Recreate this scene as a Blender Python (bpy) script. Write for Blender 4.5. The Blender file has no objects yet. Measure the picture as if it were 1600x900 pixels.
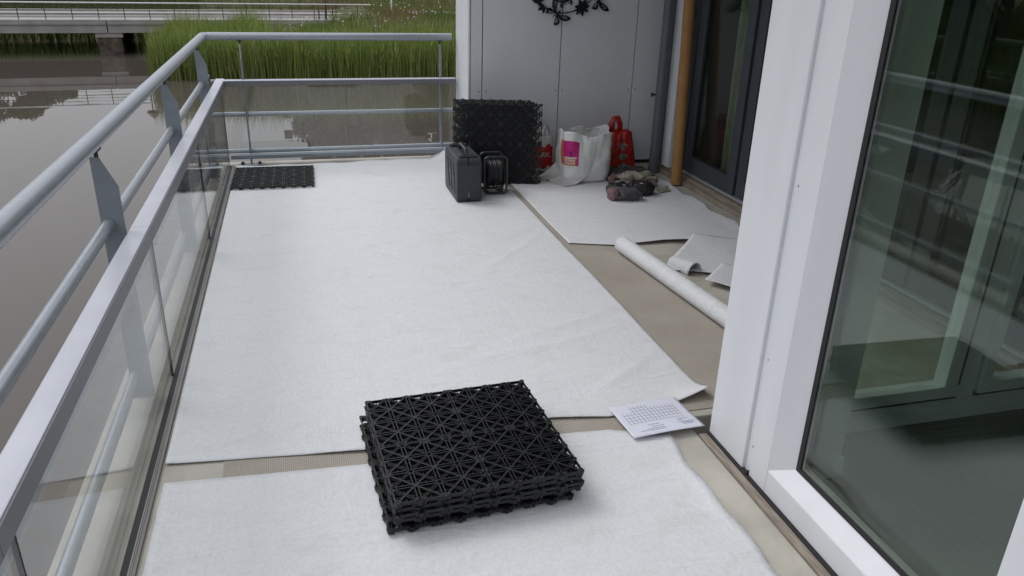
import bpy, bmesh, math, random
import numpy as np
from mathutils import Vector, Matrix, noise
R = math.radians
random.seed(7)
rng = np.random.default_rng(11)
scene = bpy.context.scene
COL = scene.collection

# ------------------------------------------------------------------ camera
cam_d = bpy.data.cameras.new('camera')
cam_d.sensor_width = 36.0
cam_d.lens = 27.28
cam_d.clip_start = 0.05
cam_d.clip_end = 2000.0
cam = bpy.data.objects.new('camera', cam_d)
COL.objects.link(cam)
yw, pt, rl = R(15.536), R(22.838), R(1.638)
fw = Vector((math.sin(yw) * math.cos(pt), math.cos(yw) * math.cos(pt), -math.sin(pt)))
rt = Vector((math.cos(yw), -math.sin(yw), 0))
up = rt.cross(fw)
rt2 = rt * math.cos(rl) + up * math.sin(rl)
up2 = up * math.cos(rl) - rt * math.sin(rl)
cam.matrix_world = Matrix(((rt2.x, up2.x, -fw.x, 0), (rt2.y, up2.y, -fw.y, 0), (rt2.z, up2.z, -fw.z, 1.65), (0, 0, 0, 1)))
scene.camera = cam

# ------------------------------------------------------------------ world: overcast daylight
SUN_EL, SUN_AZ = R(52), R(-50)          # azimuth from +Y towards +X
world = bpy.data.worlds.new('World')
scene.world = world
world.use_nodes = True
wn, wl = world.node_tree.nodes, world.node_tree.links
wn.clear()
sky = wn.new('ShaderNodeTexSky')
sky.sky_type = 'NISHITA'
sky.sun_disc = False
sky.sun_elevation = SUN_EL
sky.sun_rotation = SUN_AZ
sky.air_density = 1.5
sky.dust_density = 6.0
hs = wn.new('ShaderNodeHueSaturation')
hs.inputs['Saturation'].default_value = 0.12      # cloud cover takes the blue out
wl.new(sky.outputs[0], hs.inputs['Color'])
tc = wn.new('ShaderNodeTexCoord')
sx = wn.new('ShaderNodeSeparateXYZ')
wl.new(tc.outputs['Generated'], sx.inputs[0])
cl = wn.new('ShaderNodeMath'); cl.operation = 'MAXIMUM'; cl.inputs[1].default_value = 0.0
wl.new(sx.outputs['Z'], cl.inputs[0])
ma = wn.new('ShaderNodeMath'); ma.operation = 'MULTIPLY_ADD'      # CIE overcast sky: (1 + 2 sin h) / 3
ma.inputs[1].default_value = 0.60; ma.inputs[2].default_value = 0.40
wl.new(cl.outputs[0], ma.inputs[0])
cloud = wn.new('ShaderNodeMixRGB'); cloud.blend_type = 'MULTIPLY'; cloud.inputs[0].default_value = 1.0
cloud.inputs[1].default_value = (10.6, 11.0, 11.8, 1)
wl.new(ma.outputs[0], cloud.inputs[2])
mx = wn.new('ShaderNodeMixRGB'); mx.inputs[0].default_value = 0.80
wl.new(hs.outputs[0], mx.inputs[1]); wl.new(cloud.outputs[0], mx.inputs[2])
bg = wn.new('ShaderNodeBackground'); bg.inputs['Strength'].default_value = 0.11
wo = wn.new('ShaderNodeOutputWorld')
wl.new(mx.outputs[0], bg.inputs['Color']); wl.new(bg.outputs[0], wo.inputs['Surface'])

sun_d = bpy.data.lights.new('sun', 'SUN')
sun_d.energy = 0.75
sun_d.angle = R(25)
sun_d.color = (1.0, 0.97, 0.93)
sun = bpy.data.objects.new('sun', sun_d)
COL.objects.link(sun)
sdir = Vector((math.sin(SUN_AZ) * math.cos(SUN_EL), math.cos(SUN_AZ) * math.cos(SUN_EL), math.sin(SUN_EL)))
sun.rotation_euler = sdir.to_track_quat('Z', 'Y').to_euler()
sun.location = (-20, 20, 30)

vs = scene.view_settings
vs.view_transform = 'Standard'
vs.look = 'None'
vs.exposure = 0.26
vs.gamma = 1.0
vs.use_curve_mapping = False

# ------------------------------------------------------------------ materials
def mat(name, col, rough=0.6, metal=0.0, spec=0.5, var=0.0, vscale=6.0, bump=0.0, bscale=200.0, col2=None, detail=4.0, rvar=0.0, stretch=None):
    m = bpy.data.materials.new(name); m.use_nodes = True
    n, l = m.node_tree.nodes, m.node_tree.links
    b = n['Principled BSDF']
    b.inputs['Base Color'].default_value = (*col, 1)
    b.inputs['Roughness'].default_value = rough
    b.inputs['Metallic'].default_value = metal
    b.inputs['Specular IOR Level'].default_value = spec
    t = n.new('ShaderNodeTexCoord')
    src = t.outputs['Object']
    if stretch:
        mp = n.new('ShaderNodeMapping'); mp.inputs['Scale'].default_value = stretch
        l.new(src, mp.inputs['Vector']); src = mp.outputs['Vector']
    if var > 0 or col2:
        nz = n.new('ShaderNodeTexNoise'); nz.inputs['Scale'].default_value = vscale; nz.inputs['Detail'].default_value = detail
        l.new(src, nz.inputs['Vector'])
        rp = n.new('ShaderNodeValToRGB')
        c2 = col2 if col2 else tuple(c * (1 - var) for c in col)
        rp.color_ramp.elements[0].position = 0.36; rp.color_ramp.elements[1].position = 0.64
        rp.color_ramp.elements[0].color = (*c2, 1); rp.color_ramp.elements[1].color = (*col, 1)
        l.new(nz.outputs['Fac'], rp.inputs['Fac']); l.new(rp.outputs['Color'], b.inputs['Base Color'])
        if rvar > 0:
            mr = n.new('ShaderNodeMapRange'); mr.inputs['To Min'].default_value = rough - rvar; mr.inputs['To Max'].default_value = rough + rvar
            l.new(nz.outputs['Fac'], mr.inputs['Value']); l.new(mr.outputs[0], b.inputs['Roughness'])
    if bump > 0:
        nb = n.new('ShaderNodeTexNoise'); nb.inputs['Scale'].default_value = bscale; nb.inputs['Detail'].default_value = 3.0
        l.new(src, nb.inputs['Vector'])
        bm_ = n.new('ShaderNodeBump'); bm_.inputs['Strength'].default_value = bump; bm_.inputs['Distance'].default_value = 0.01
        l.new(nb.outputs['Fac'], bm_.inputs['Height']); l.new(bm_.outputs['Normal'], b.inputs['Normal'])
    return m

def glass_mat(name, tint, ior=1.5):
    m = bpy.data.materials.new(name); m.use_nodes = True
    n, l = m.node_tree.nodes, m.node_tree.links
    n.clear()
    o = n.new('ShaderNodeOutputMaterial'); mxs = n.new('ShaderNodeMixShader')
    fr = n.new('ShaderNodeFresnel'); fr.inputs['IOR'].default_value = ior
    geo = n.new('ShaderNodeNewGeometry')                # same reflectance on both faces of the sheet
    tr = n.new('ShaderNodeBsdfTransparent'); tr.inputs['Color'].default_value = (*tint, 1)
    gl = n.new('ShaderNodeBsdfGlossy'); gl.inputs['Roughness'].default_value = 0.003
    dt = n.new('ShaderNodeVectorMath'); dt.operation = 'DOT_PRODUCT'
    l.new(geo.outputs['Normal'], dt.inputs[0]); l.new(geo.outputs['Incoming'], dt.inputs[1])
    ab = n.new('ShaderNodeMath'); ab.operation = 'ABSOLUTE'; l.new(dt.outputs['Value'], ab.inputs[0])
    om = n.new('ShaderNodeMath'); om.operation = 'SUBTRACT'; om.inputs[0].default_value = 1.0; l.new(ab.outputs[0], om.inputs[1])
    pw = n.new('ShaderNodeMath'); pw.operation = 'POWER'; pw.inputs[1].default_value = 5.0; l.new(om.outputs[0], pw.inputs[0])
    f0 = ((ior - 1) / (ior + 1)) ** 2
    sc = n.new('ShaderNodeMath'); sc.operation = 'MULTIPLY_ADD'; sc.inputs[1].default_value = 1 - f0; sc.inputs[2].default_value = f0
    l.new(pw.outputs[0], sc.inputs[0])
    n.remove(fr)
    l.new(sc.outputs[0], mxs.inputs['Fac']); l.new(tr.outputs[0], mxs.inputs[1]); l.new(gl.outputs[0], mxs.inputs[2])
    l.new(mxs.outputs[0], o.inputs['Surface'])
    return m

def attr_mat(name, rough=0.7, sss=0.0):
    m = bpy.data.materials.new(name); m.use_nodes = True
    n, l = m.node_tree.nodes, m.node_tree.links
    b = n['Principled BSDF']; b.inputs['Roughness'].default_value = rough
    b.inputs['Specular IOR Level'].default_value = 0.2
    a = n.new('ShaderNodeAttribute'); a.attribute_name = 'col'
    l.new(a.outputs['Color'], b.inputs['Base Color'])
    if sss:
        tl = n.new('ShaderNodeBsdfTranslucent'); l.new(a.outputs['Color'], tl.inputs['Color'])
        ms = n.new('ShaderNodeMixShader'); ms.inputs[0].default_value = sss
        l.new(b.outputs[0], ms.inputs[1]); l.new(tl.outputs[0], ms.inputs[2])
        l.new(ms.outputs[0], n['Material Output'].inputs['Surface'])
    return m

M = {}
M['concrete'] = mat('cream concrete', (0.50, 0.47, 0.41), 0.85, var=0.22, vscale=5, bump=0.25, bscale=60)
M['concrete_grey'] = mat('grey bridge concrete', (0.36, 0.34, 0.325), 0.9, var=0.2, vscale=1.3, bump=0.3, bscale=12)
M['pier'] = mat('stained pier concrete', (0.14, 0.11, 0.085), 0.9, col2=(0.05, 0.035, 0.028), vscale=3)
M['asphalt'] = mat('bridge roadway', (0.23, 0.215, 0.21), 0.9, var=0.2, vscale=1.0)
M['gravel'] = mat('pale gravel path', (0.36, 0.34, 0.32), 0.95, var=0.25, vscale=3)
M['steel'] = mat('grey painted steel', (0.235, 0.265, 0.30), 0.38, metal=0.25, var=0.10, vscale=14, bump=0.04, bscale=350)
M['galv'] = mat('galvanised tube', (0.36, 0.385, 0.42), 0.33, metal=0.45, var=0.09, vscale=26, rvar=0.06)
M['cap'] = mat('anodised aluminium cap', (0.54, 0.55, 0.605), 0.36, metal=0.3, var=0.07, vscale=8)
M['cap_side'] = mat('dark aluminium bead', (0.17, 0.17, 0.19), 0.45, metal=0.3)
M['rubber'] = mat('black rubber', (0.012, 0.012, 0.013), 0.6)
M['edge'] = mat('brownish edge profile', (0.29, 0.275, 0.26), 0.45, metal=0.4, var=0.25, vscale=30, stretch=(1, 0.05, 1))
M['screw'] = mat('screw steel', (0.42, 0.43, 0.45), 0.35, metal=0.8)
M['bolt'] = mat('dark bolt', (0.05, 0.05, 0.055), 0.5, metal=0.5)
M['white_clad'] = mat('white coated aluminium', (0.70, 0.715, 0.745), 0.40, var=0.055, vscale=2.5, bump=0.02, bscale=300, stretch=(3, 3, 0.35), rvar=0.08)
M['panel'] = mat('pale grey facade board', (0.70, 0.72, 0.745), 0.55, var=0.05, vscale=2.5, bump=0.03, bscale=300)
M['dark_gap'] = mat('dark joint', (0.02, 0.02, 0.022), 0.8)
M['door_frame'] = mat('slate grey door frame', (0.050, 0.057, 0.068), 0.45, var=0.06, vscale=5)
M['track'] = mat('aluminium track', (0.45, 0.46, 0.48), 0.4, metal=0.5)
M['wood'] = mat('weathered wood sill', (0.34, 0.29, 0.23), 0.75, col2=(0.22, 0.18, 0.14), vscale=9, stretch=(9, 0.7, 9), bump=0.2, bscale=40)
M['wood_dark'] = mat('dark wood strip', (0.32, 0.275, 0.225), 0.8, col2=(0.20, 0.165, 0.135), vscale=10, stretch=(10, 1, 10))
M['pipe'] = mat('slate downpipe', (0.115, 0.125, 0.145), 0.45, var=0.1, vscale=5)
M['cardboard'] = mat('brown cardboard', (0.36, 0.185, 0.062), 0.75, var=0.12, vscale=7, bump=0.05, bscale=120)
M['black_plastic'] = mat('black recycled plastic', (0.0085, 0.009, 0.0105), 0.42, spec=0.42, bump=0.08, bscale=300)
M['case'] = mat('charcoal moulded plastic', (0.038, 0.042, 0.052), 0.48, var=0.25, vscale=25, bump=0.12, bscale=500)
M['case_scratch'] = mat('pale scuff', (0.30, 0.30, 0.32), 0.6)
M['cable'] = mat('black cable', (0.014, 0.015, 0.016), 0.4)
M['reel_tube'] = mat('black tube frame', (0.05, 0.053, 0.056), 0.35, metal=0.3)
M['bag_white'] = mat('white woven plastic', (0.74, 0.74, 0.72), 0.45, var=0.06, vscale=14, bump=0.12, bscale=220)
M['magenta'] = mat('magenta print', (0.52, 0.015, 0.20), 0.5)
M['orange'] = mat('orange print', (0.62, 0.17, 0.05), 0.5)
M['print_white'] = mat('white print', (0.66, 0.62, 0.58), 0.5)
M['print_black'] = mat('black print', (0.03, 0.02, 0.03), 0.5)
M['red'] = mat('red plastic bag', (0.50, 0.022, 0.014), 0.32, var=0.25, vscale=10, bump=0.1, bscale=70)
M['red_light'] = mat('pale red handle', (0.58, 0.07, 0.09), 0.35, var=0.3, vscale=60)
M['photo_grey'] = mat('grey round print', (0.30, 0.30, 0.29), 0.4, col2=(0.08, 0.08, 0.085), vscale=55)
M['film'] = mat('translucent pale plastic', (0.58, 0.56, 0.55), 0.35, var=0.06, vscale=8)
M['beige_cloth'] = mat('beige cloth', (0.34, 0.305, 0.25), 0.9, var=0.25, vscale=30, bump=0.4, bscale=180)
M['dark_cloth'] = mat('dark patterned cloth', (0.09, 0.085, 0.085), 0.9, col2=(0.03, 0.028, 0.03), vscale=45, bump=0.4, bscale=150)
M['knee'] = mat('black knee pad', (0.012, 0.012, 0.015), 0.55, bump=0.2, bscale=250)
M['glove_grey'] = mat('grey work glove', (0.10, 0.095, 0.10), 0.85, var=0.3, vscale=30, bump=0.4, bscale=200)
M['glove_pink'] = mat('pinkish glove back', (0.22, 0.10, 0.105), 0.85, col2=(0.13, 0.115, 0.12), vscale=35, bump=0.3, bscale=200)
M['tag'] = mat('white tag', (0.70, 0.70, 0.70), 0.6)
M['paper'] = mat('white paper', (0.66, 0.67, 0.76), 0.75, var=0.02, vscale=5)
M['ink'] = mat('grey printed ink', (0.13, 0.14, 0.20), 0.8)
M['iron'] = mat('black wrought iron', (0.012, 0.012, 0.013), 0.5, metal=0.3)
M['plaster'] = mat('white plaster', (0.74, 0.75, 0.74), 0.8, var=0.03, vscale=4)
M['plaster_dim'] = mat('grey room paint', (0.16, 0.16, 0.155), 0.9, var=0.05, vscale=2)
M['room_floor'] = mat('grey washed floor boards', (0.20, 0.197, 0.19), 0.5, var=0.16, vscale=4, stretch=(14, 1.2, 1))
M['curtain'] = mat('dull green curtain', (0.26, 0.29, 0.20), 0.9, var=0.25, vscale=20, stretch=(1, 6, 0.3))
M['blind'] = mat('grey blind slat', (0.42, 0.43, 0.42), 0.6)
M['dark_item'] = mat('dark speaker cloth', (0.02, 0.02, 0.02), 0.8)
M['rail_white'] = mat('white bridge handrail', (0.74, 0.74, 0.75), 0.4)
M['bridge_post'] = mat('dark bridge post', (0.06, 0.055, 0.055), 0.5, metal=0.4)
M['bark'] = mat('bark', (0.10, 0.075, 0.055), 0.9, var=0.4, vscale=8)
M['brick'] = mat('brown brick block', (0.22, 0.17, 0.14), 0.85, var=0.2, vscale=0.8)
M['render_pale'] = mat('pale render', (0.52, 0.50, 0.47), 0.8, var=0.08, vscale=0.5)
M['roof_grey'] = mat('grey roof felt', (0.10, 0.10, 0.105), 0.8)
M['dark_window'] = mat('dark window glass', (0.03, 0.035, 0.04), 0.25, spec=0.3)
M['lamp_shade'] = mat('dark lamp shade', (0.06, 0.06, 0.065), 0.5)
M['stake'] = mat('wood stake', (0.16, 0.11, 0.075), 0.85, var=0.3, vscale=10)
M['leaf'] = attr_mat('foliage', 0.65, 0.25)
M['glass_rail'] = glass_mat('clear railing glass', (0.965, 0.98, 0.975), 1.55)
M['glass_win'] = glass_mat('green tinted window glass', (0.88, 0.925, 0.89), 1.62)
M['glass_door'] = glass_mat('door glass', (0.86, 0.91, 0.87), 1.55)

# fleece: fibrous white non-woven, faint dirt
def fleece_mat():
    m = mat('white fleece', (0.70, 0.70, 0.70), 0.92, spec=0.15)
    n, l = m.node_tree.nodes, m.node_tree.links
    b = n['Principled BSDF']
    t = n.new('ShaderNodeTexCoord')
    def tex(scale, det, st=(1, 1, 1), rot=0.0, dist=0.0):
        mp = n.new('ShaderNodeMapping'); mp.inputs['Scale'].default_value = st; mp.inputs['Rotation'].default_value = (0, 0, rot)
        l.new(t.outputs['Object'], mp.inputs['Vector'])
        q = n.new('ShaderNodeTexNoise'); q.inputs['Scale'].default_value = scale; q.inputs['Detail'].default_value = det; q.inputs['Distortion'].default_value = dist
        l.new(mp.outputs[0], q.inputs['Vector']); return q.outputs['Fac']
    def ramp(src, p0, c0, p1, c1):
        r = n.new('ShaderNodeValToRGB'); r.color_ramp.elements[0].position = p0; r.color_ramp.elements[1].position = p1
        r.color_ramp.elements[0].color = (*c0, 1); r.color_ramp.elements[1].color = (*c1, 1); l.new(src, r.inputs['Fac']); return r.outputs[0]
    def mul(a_, b_):
        x = n.new('ShaderNodeMixRGB'); x.blend_type = 'MULTIPLY'; x.inputs[0].default_value = 1; l.new(a_, x.inputs[1]); l.new(b_, x.inputs[2]); return x.outputs[0]
    fib1 = tex(330, 3, (1, 0.22, 1), 0.5); fib2 = tex(330, 3, (0.22, 1, 1), -0.4)
    mot = tex(70, 4)
    smudge = tex(5.5, 6, (1, 1.4, 1), 0.3, 0.8)
    vor = n.new('ShaderNodeTexVoronoi'); vor.inputs['Scale'].default_value = 4.5; l.new(t.outputs['Object'], vor.inputs['Vector'])
    c = ramp(smudge, 0.28, (0.655, 0.655, 0.66), 0.46, (0.695, 0.70, 0.715))
    c = mul(c, ramp(fib1, 0.34, (0.93, 0.93, 0.93), 0.58, (1, 1, 1)))
    c = mul(c, ramp(fib2, 0.34, (0.93, 0.93, 0.93), 0.58, (1, 1, 1)))
    c = mul(c, ramp(mot, 0.32, (0.95, 0.95, 0.955), 0.6, (1, 1, 1)))
    c = mul(c, ramp(vor.outputs['Distance'], 0.010, (0.40, 0.37, 0.34), 0.020, (1, 1, 1)))     # grit
    l.new(c, b.inputs['Base Color'])
    # long soft wrinkles and fine fibre relief
    w1 = tex(2.4, 2, (0.5, 1.9, 1), 0.25, 1.2); w2 = tex(5.0, 2, (1.7, 0.5, 1), 0.5, 1.5)
    def ridge(src):
        q = n.new('ShaderNodeMath'); q.operation = 'SUBTRACT'; q.inputs[1].default_value = 0.5; l.new(src, q.inputs[0])
        q2 = n.new('ShaderNodeMath'); q2.operation = 'ABSOLUTE'; l.new(q.outputs[0], q2.inputs[0])
        q3 = n.new('ShaderNodeMapRange'); q3.inputs['From Min'].default_value = 0.0; q3.inputs['From Max'].default_value = 0.09; q3.inputs['To Min'].default_value = 1; q3.inputs['To Max'].default_value = 0
        q3.interpolation_type = 'SMOOTHSTEP'
        l.new(q2.outputs[0], q3.inputs['Value']); return q3.outputs[0]
    b1 = n.new('ShaderNodeBump'); b1.inputs['Strength'].default_value = 0.36; b1.inputs['Distance'].default_value = 0.0045
    l.new(ridge(w1), b1.inputs['Height'])
    b2 = n.new('ShaderNodeBump'); b2.inputs['Strength'].default_value = 0.20; b2.inputs['Distance'].default_value = 0.0025
    l.new(ridge(w2), b2.inputs['Height']); l.new(b1.outputs[0], b2.inputs['Normal'])
    b3 = n.new('ShaderNodeBump'); b3.inputs['Strength'].default_value = 0.5; b3.inputs['Distance'].default_value = 0.003
    l.new(mot, b3.inputs['Height']); l.new(b2.outputs[0], b3.inputs['Normal']); l.new(b3.outputs[0], b.inputs['Normal'])
    return m
M['fleece'] = fleece_mat()

def membrane_mat():
    m = mat('beige ribbed membrane', (0.36, 0.315, 0.25), 0.8, spec=0.25)
    n, l = m.node_tree.nodes, m.node_tree.links
    b = n['Principled BSDF']
    t = n.new('ShaderNodeTexCoord')
    w1 = n.new('ShaderNodeTexWave'); w1.inputs['Scale'].default_value = 44; w1.bands_direction = 'X'; w1.inputs['Distortion'].default_value = 0.6
    w2 = n.new('ShaderNodeTexWave'); w2.inputs['Scale'].default_value = 30; w2.bands_direction = 'Y'; w2.inputs['Distortion'].default_value = 0.8
    l.new(t.outputs['Object'], w1.inputs['Vector']); l.new(t.outputs['Object'], w2.inputs['Vector'])
    mm = n.new('ShaderNodeMath'); mm.operation = 'MULTIPLY'
    l.new(w1.outputs['Fac'], mm.inputs[0]); l.new(w2.outputs['Fac'], mm.inputs[1])
    nz = n.new('ShaderNodeTexNoise'); nz.inputs['Scale'].default_value = 3.0; nz.inputs['Detail'].default_value = 5
    l.new(t.outputs['Object'], nz.inputs['Vector'])
    r1 = n.new('ShaderNodeValToRGB')
    r1.color_ramp.elements[0].color = (0.34, 0.305, 0.26, 1); r1.color_ramp.elements[1].color = (0.60, 0.555, 0.49, 1)
    l.new(mm.outputs[0], r1.inputs['Fac'])
    r2 = n.new('ShaderNodeValToRGB')
    r2.color_ramp.elements[0].position = 0.3; r2.color_ramp.elements[0].color = (0.84, 0.82, 0.80, 1)
    r2.color_ramp.elements[1].position = 0.7; r2.color_ramp.elements[1].color = (1, 1, 1, 1)
    l.new(nz.outputs['Fac'], r2.inputs['Fac'])
    x = n.new('ShaderNodeMixRGB'); x.blend_type = 'MULTIPLY'; x.inputs[0].default_value = 1
    l.new(r1.outputs[0], x.inputs[1]); l.new(r2.outputs[0], x.inputs[2]); l.new(x.outputs[0], b.inputs['Base Color'])
    bp = n.new('ShaderNodeBump'); bp.inputs['Strength'].default_value = 0.6; bp.inputs['Distance'].default_value = 0.003
    l.new(mm.outputs[0], bp.inputs['Height']); l.new(bp.outputs[0], b.inputs['Normal'])
    return m
M['membrane'] = membrane_mat()

def water_mat():
    m = mat('muddy water', (0.084, 0.071, 0.061), 0.015, spec=0.5)
    n, l = m.node_tree.nodes, m.node_tree.links
    b = n['Principled BSDF']; b.inputs['IOR'].default_value = 1.33
    t = n.new('ShaderNodeTexCoord')
    mp = n.new('ShaderNodeMapping'); mp.inputs['Scale'].default_value = (0.35, 1.0, 1)
    l.new(t.outputs['Object'], mp.inputs['Vector'])
    nz = n.new('ShaderNodeTexNoise'); nz.inputs['Scale'].default_value = 0.8; nz.inputs['Detail'].default_value = 3
    l.new(mp.outputs[0], nz.inputs['Vector'])
    bp = n.new('ShaderNodeBump'); bp.inputs['Strength'].default_value = 0.013; bp.inputs['Distance'].default_value = 0.12
    l.new(nz.outputs['Fac'], bp.inputs['Height']); l.new(bp.outputs[0], b.inputs['Normal'])
    return m
M['water'] = water_mat()

def ground_mat():
    return mat('grassy earth', (0.075, 0.095, 0.030), 0.95, col2=(0.10, 0.085, 0.04), vscale=0.6, bump=0.5, bscale=6)
M['ground'] = ground_mat()

# ------------------------------------------------------------------ mesh helpers
ORIGIN = {}
def link(o):
    COL.objects.link(o); return o

class MB:
    """collects shapes in world coordinates, then makes ONE mesh object"""
    def __init__(s): s.v = []; s.f = []; s.c = []
    def add(s, vs_, fs_):
        k = len(s.v); s.v += [tuple(p) for p in vs_]; s.f += [tuple(i + k for i in q) for q in fs_]; return s
    def box(s, x0, x1, y0, y1, z0, z1):
        return s.add([(x0, y0, z0), (x1, y0, z0), (x1, y1, z0), (x0, y1, z0), (x0, y0, z1), (x1, y0, z1), (x1, y1, z1), (x0, y1, z1)],
                     [(3, 2, 1, 0), (4, 5, 6, 7), (0, 1, 5, 4), (1, 2, 6, 5), (2, 3, 7, 6), (3, 0, 4, 7)])
    def bar(s, a, b, w, h, upv=(0, 0, 1)):
        a, b = Vector(a), Vector(b); d = (b - a).normalized(); u = Vector(upv)
        sd = d.cross(u).normalized(); u = sd.cross(d).normalized()
        p = []
        for q in (a, b):
            for i, j in ((-1, -1), (1, -1), (1, 1), (-1, 1)): p.append(q + sd * (i * w / 2) + u * (j * h / 2))
        return s.add(p, [(3, 2, 1, 0), (4, 5, 6, 7), (0, 1, 5, 4), (1, 2, 6, 5), (2, 3, 7, 6), (3, 0, 4, 7)])
    def tube(s, pts, r, seg=12, closed=False, cap=True):
        pts = [Vector(p) for p in pts]; n = len(pts)
        rr = r if isinstance(r, (list, tuple)) else [r] * n
        rings = []; prev = None
        for i, p in enumerate(pts):
            if closed: d = (pts[(i + 1) % n] - pts[i - 1]).normalized()
            elif i == 0: d = (pts[1] - p).normalized()
            elif i == n - 1: d = (p - pts[i - 1]).normalized()
            else: d = ((pts[i + 1] - p).normalized() + (p - pts[i - 1]).normalized()).normalized()
            if prev is None:
                u = d.orthogonal().normalized()
            else:
                u = (prev - d * prev.dot(d)).normalized()
            prev = u; w = d.cross(u)
            k = 1.0
            if not closed and 0 < i < n - 1:
                c = (pts[i + 1] - p).normalized().dot((p - pts[i - 1]).normalized()); k = 1.0
            rings.append([p + (u * math.cos(2 * math.pi * j / seg) + w * math.sin(2 * math.pi * j / seg)) * rr[i] * k for j in range(seg)])
        base = [q for g in rings for q in g]; fs_ = []
        m = n if closed else n - 1
        for i in range(m):
            i2 = (i + 1) % n
            for j in range(seg):
                j2 = (j + 1) % seg
                fs_.append((i * seg + j, i * seg + j2, i2 * seg + j2, i2 * seg + j))
        if cap and not closed:
            fs_.append(tuple(reversed(range(seg)))); fs_.append(tuple((n - 1) * seg + j for j in range(seg)))
        return s.add(base, fs_)
    def prism(s, poly, axis, a, b):
        """poly of 2-D points extruded along axis from a to b"""
        def P(u, w, t): return {'x': (t, u, w), 'y': (u, t, w), 'z': (u, w, t)}[axis]
        n = len(poly)
        vs_ = [P(u, w, a) for u, w in poly] + [P(u, w, b) for u, w in poly]
        fs_ = [tuple(range(n)), tuple(reversed(range(n, 2 * n)))] + [(i, i + n, (i + 1) % n + n, (i + 1) % n) for i in range(n)]
        return s.add(vs_, fs_)
    def lathe(s, prof, c=(0, 0, 0), seg=16, axis='z'):
        vs_ = []; fs_ = []
        for r, h in prof:
            for j in range(seg):
                a = 2 * math.pi * j / seg
                p = (r * math.cos(a), r * math.sin(a), h)
                if axis == 'x': p = (h, r * math.cos(a), r * math.sin(a))
                if axis == 'y': p = (r * math.cos(a), h, r * math.sin(a))
                vs_.append((c[0] + p[0], c[1] + p[1], c[2] + p[2]))
        for i in range(len(prof) - 1):
            for j in range(seg):
                j2 = (j + 1) % seg
                fs_.append((i * seg + j, i * seg + j2, (i + 1) * seg + j2, (i + 1) * seg + j))
        fs_.append(tuple(reversed(range(seg)))); fs_.append(tuple((len(prof) - 1) * seg + j for j in range(seg)))
        return s.add(vs_, fs_)
    def grid(s, fn, nu, nv):
        vs_ = [fn(i / nu, j / nv) for j in range(nv + 1) for i in range(nu + 1)]
        fs_ = [(j * (nu + 1) + i, j * (nu + 1) + i + 1, (j + 1) * (nu + 1) + i + 1, (j + 1) * (nu + 1) + i) for j in range(nv) for i in range(nu)]
        return s.add(vs_, fs_)
    def build(s, name, material, parent=None, smooth=False, bevel=0.0, solid=0.0, subsurf=0, angle=None):
        o0 = ORIGIN.get(parent.name, Vector((0, 0, 0))) if parent else Vector((0, 0, 0))
        me = bpy.data.meshes.new(name)
        me.from_pydata([(p[0] - o0.x, p[1] - o0.y, p[2] - o0.z) for p in s.v], [], s.f)
        bm = bmesh.new(); bm.from_mesh(me)
        bmesh.ops.recalc_face_normals(bm, faces=bm.faces)
        bm.to_mesh(me); bm.free()
        o = bpy.data.objects.new(name, me); link(o)
        me.materials.append(M[material] if isinstance(material, str) else material)
        if parent:
            o.parent = parent
        ORIGIN[o.name] = o0.copy()
        if solid:
            md = o.modifiers.new('solidify', 'SOLIDIFY'); md.thickness = solid; md.offset = 1.0
        if bevel:
            md = o.modifiers.new('bevel', 'BEVEL'); md.width = bevel; md.segments = 2; md.limit_method = 'ANGLE'; md.angle_limit = R(40)
        if subsurf:
            md = o.modifiers.new('subsurf', 'SUBSURF'); md.levels = subsurf; md.render_levels = subsurf
        if smooth:
            for p in me.polygons: p.use_smooth = True
            if angle:
                try:
                    me.set_sharp_from_angle(angle=R(angle))
                except Exception: pass
        return o

def tag(o, label=None, cat=None, group=None, kind=None):
    if label: o['label'] = label
    if cat: o['category'] = cat
    if group: o['group'] = group
    if kind: o['kind'] = kind
    return o
def thing(name, loc, label, cat, group=None, rot=(0, 0, 0)):
    o = bpy.data.objects.new(name, None); o.empty_display_size = 0.1
    link(o); o.location = loc; o.rotation_euler = rot
    ORIGIN[o.name] = Vector(loc)
    return tag(o, label, cat, group)
def structure(o): o['kind'] = 'structure'; return o
def nz(x, y, s=1.0, o=0.0): return noise.noise(Vector((x * s + o, y * s - o * 0.7, o)))

# ================================================================== SETTING
WZ = -3.11
structure(MB().add([(-150, -40, WZ), (150, -40, WZ), (150, 160, WZ), (-150, 160, WZ)], [(0, 1, 2, 3)]).build('water', 'water'))

# banks: one terrain sheet, shore on the right bank and beyond the bridge
def land(x, y):
    w = 0.5 * nz(x, y, 0.35, 3.0)
    a = y - 34.4 + w; b = (x + 5.35 + w)
    d1 = min(a, b) - 0.8 * max(0, 1.2 - abs(a - b)) ** 2 * 0.4
    d2 = max(y - 47.8 + 0.02 * x + w, -21.5 - x + w)      # bank beyond the bridge, left bank
    return d1, d2
def ground_z(x, y):
    d1, d2 = land(x, y)
    d = max(d1, d2)
    if d < 0: z = WZ - 0.25 + 0.3 * max(d, -2)
    else:
        t = min(d / 9.5, 1.0)
        z = WZ - 0.25 + 2.0 * (t * t * (3 - 2 * t))
    if y > 50: z += 0.085 * min(y - 50, 40) * min(1, max(0, (x + 8) / 6))
    return z + (0.12 * nz(x, y, 0.5) if d > 1 else 0)
xs = np.concatenate([np.linspace(-150, -45, 8), np.linspace(-42, -24, 10), np.linspace(-22, 26, 97), np.linspace(29, 150, 10)])
ys = np.concatenate([np.linspace(-60, 28, 23), np.linspace(30, 62, 97), np.linspace(63, 90, 20), np.linspace(95, 160, 8)])
g = MB()
g.v = [(x, y, ground_z(x, y)) for y in ys for x in xs]
nx = len(xs)
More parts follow.
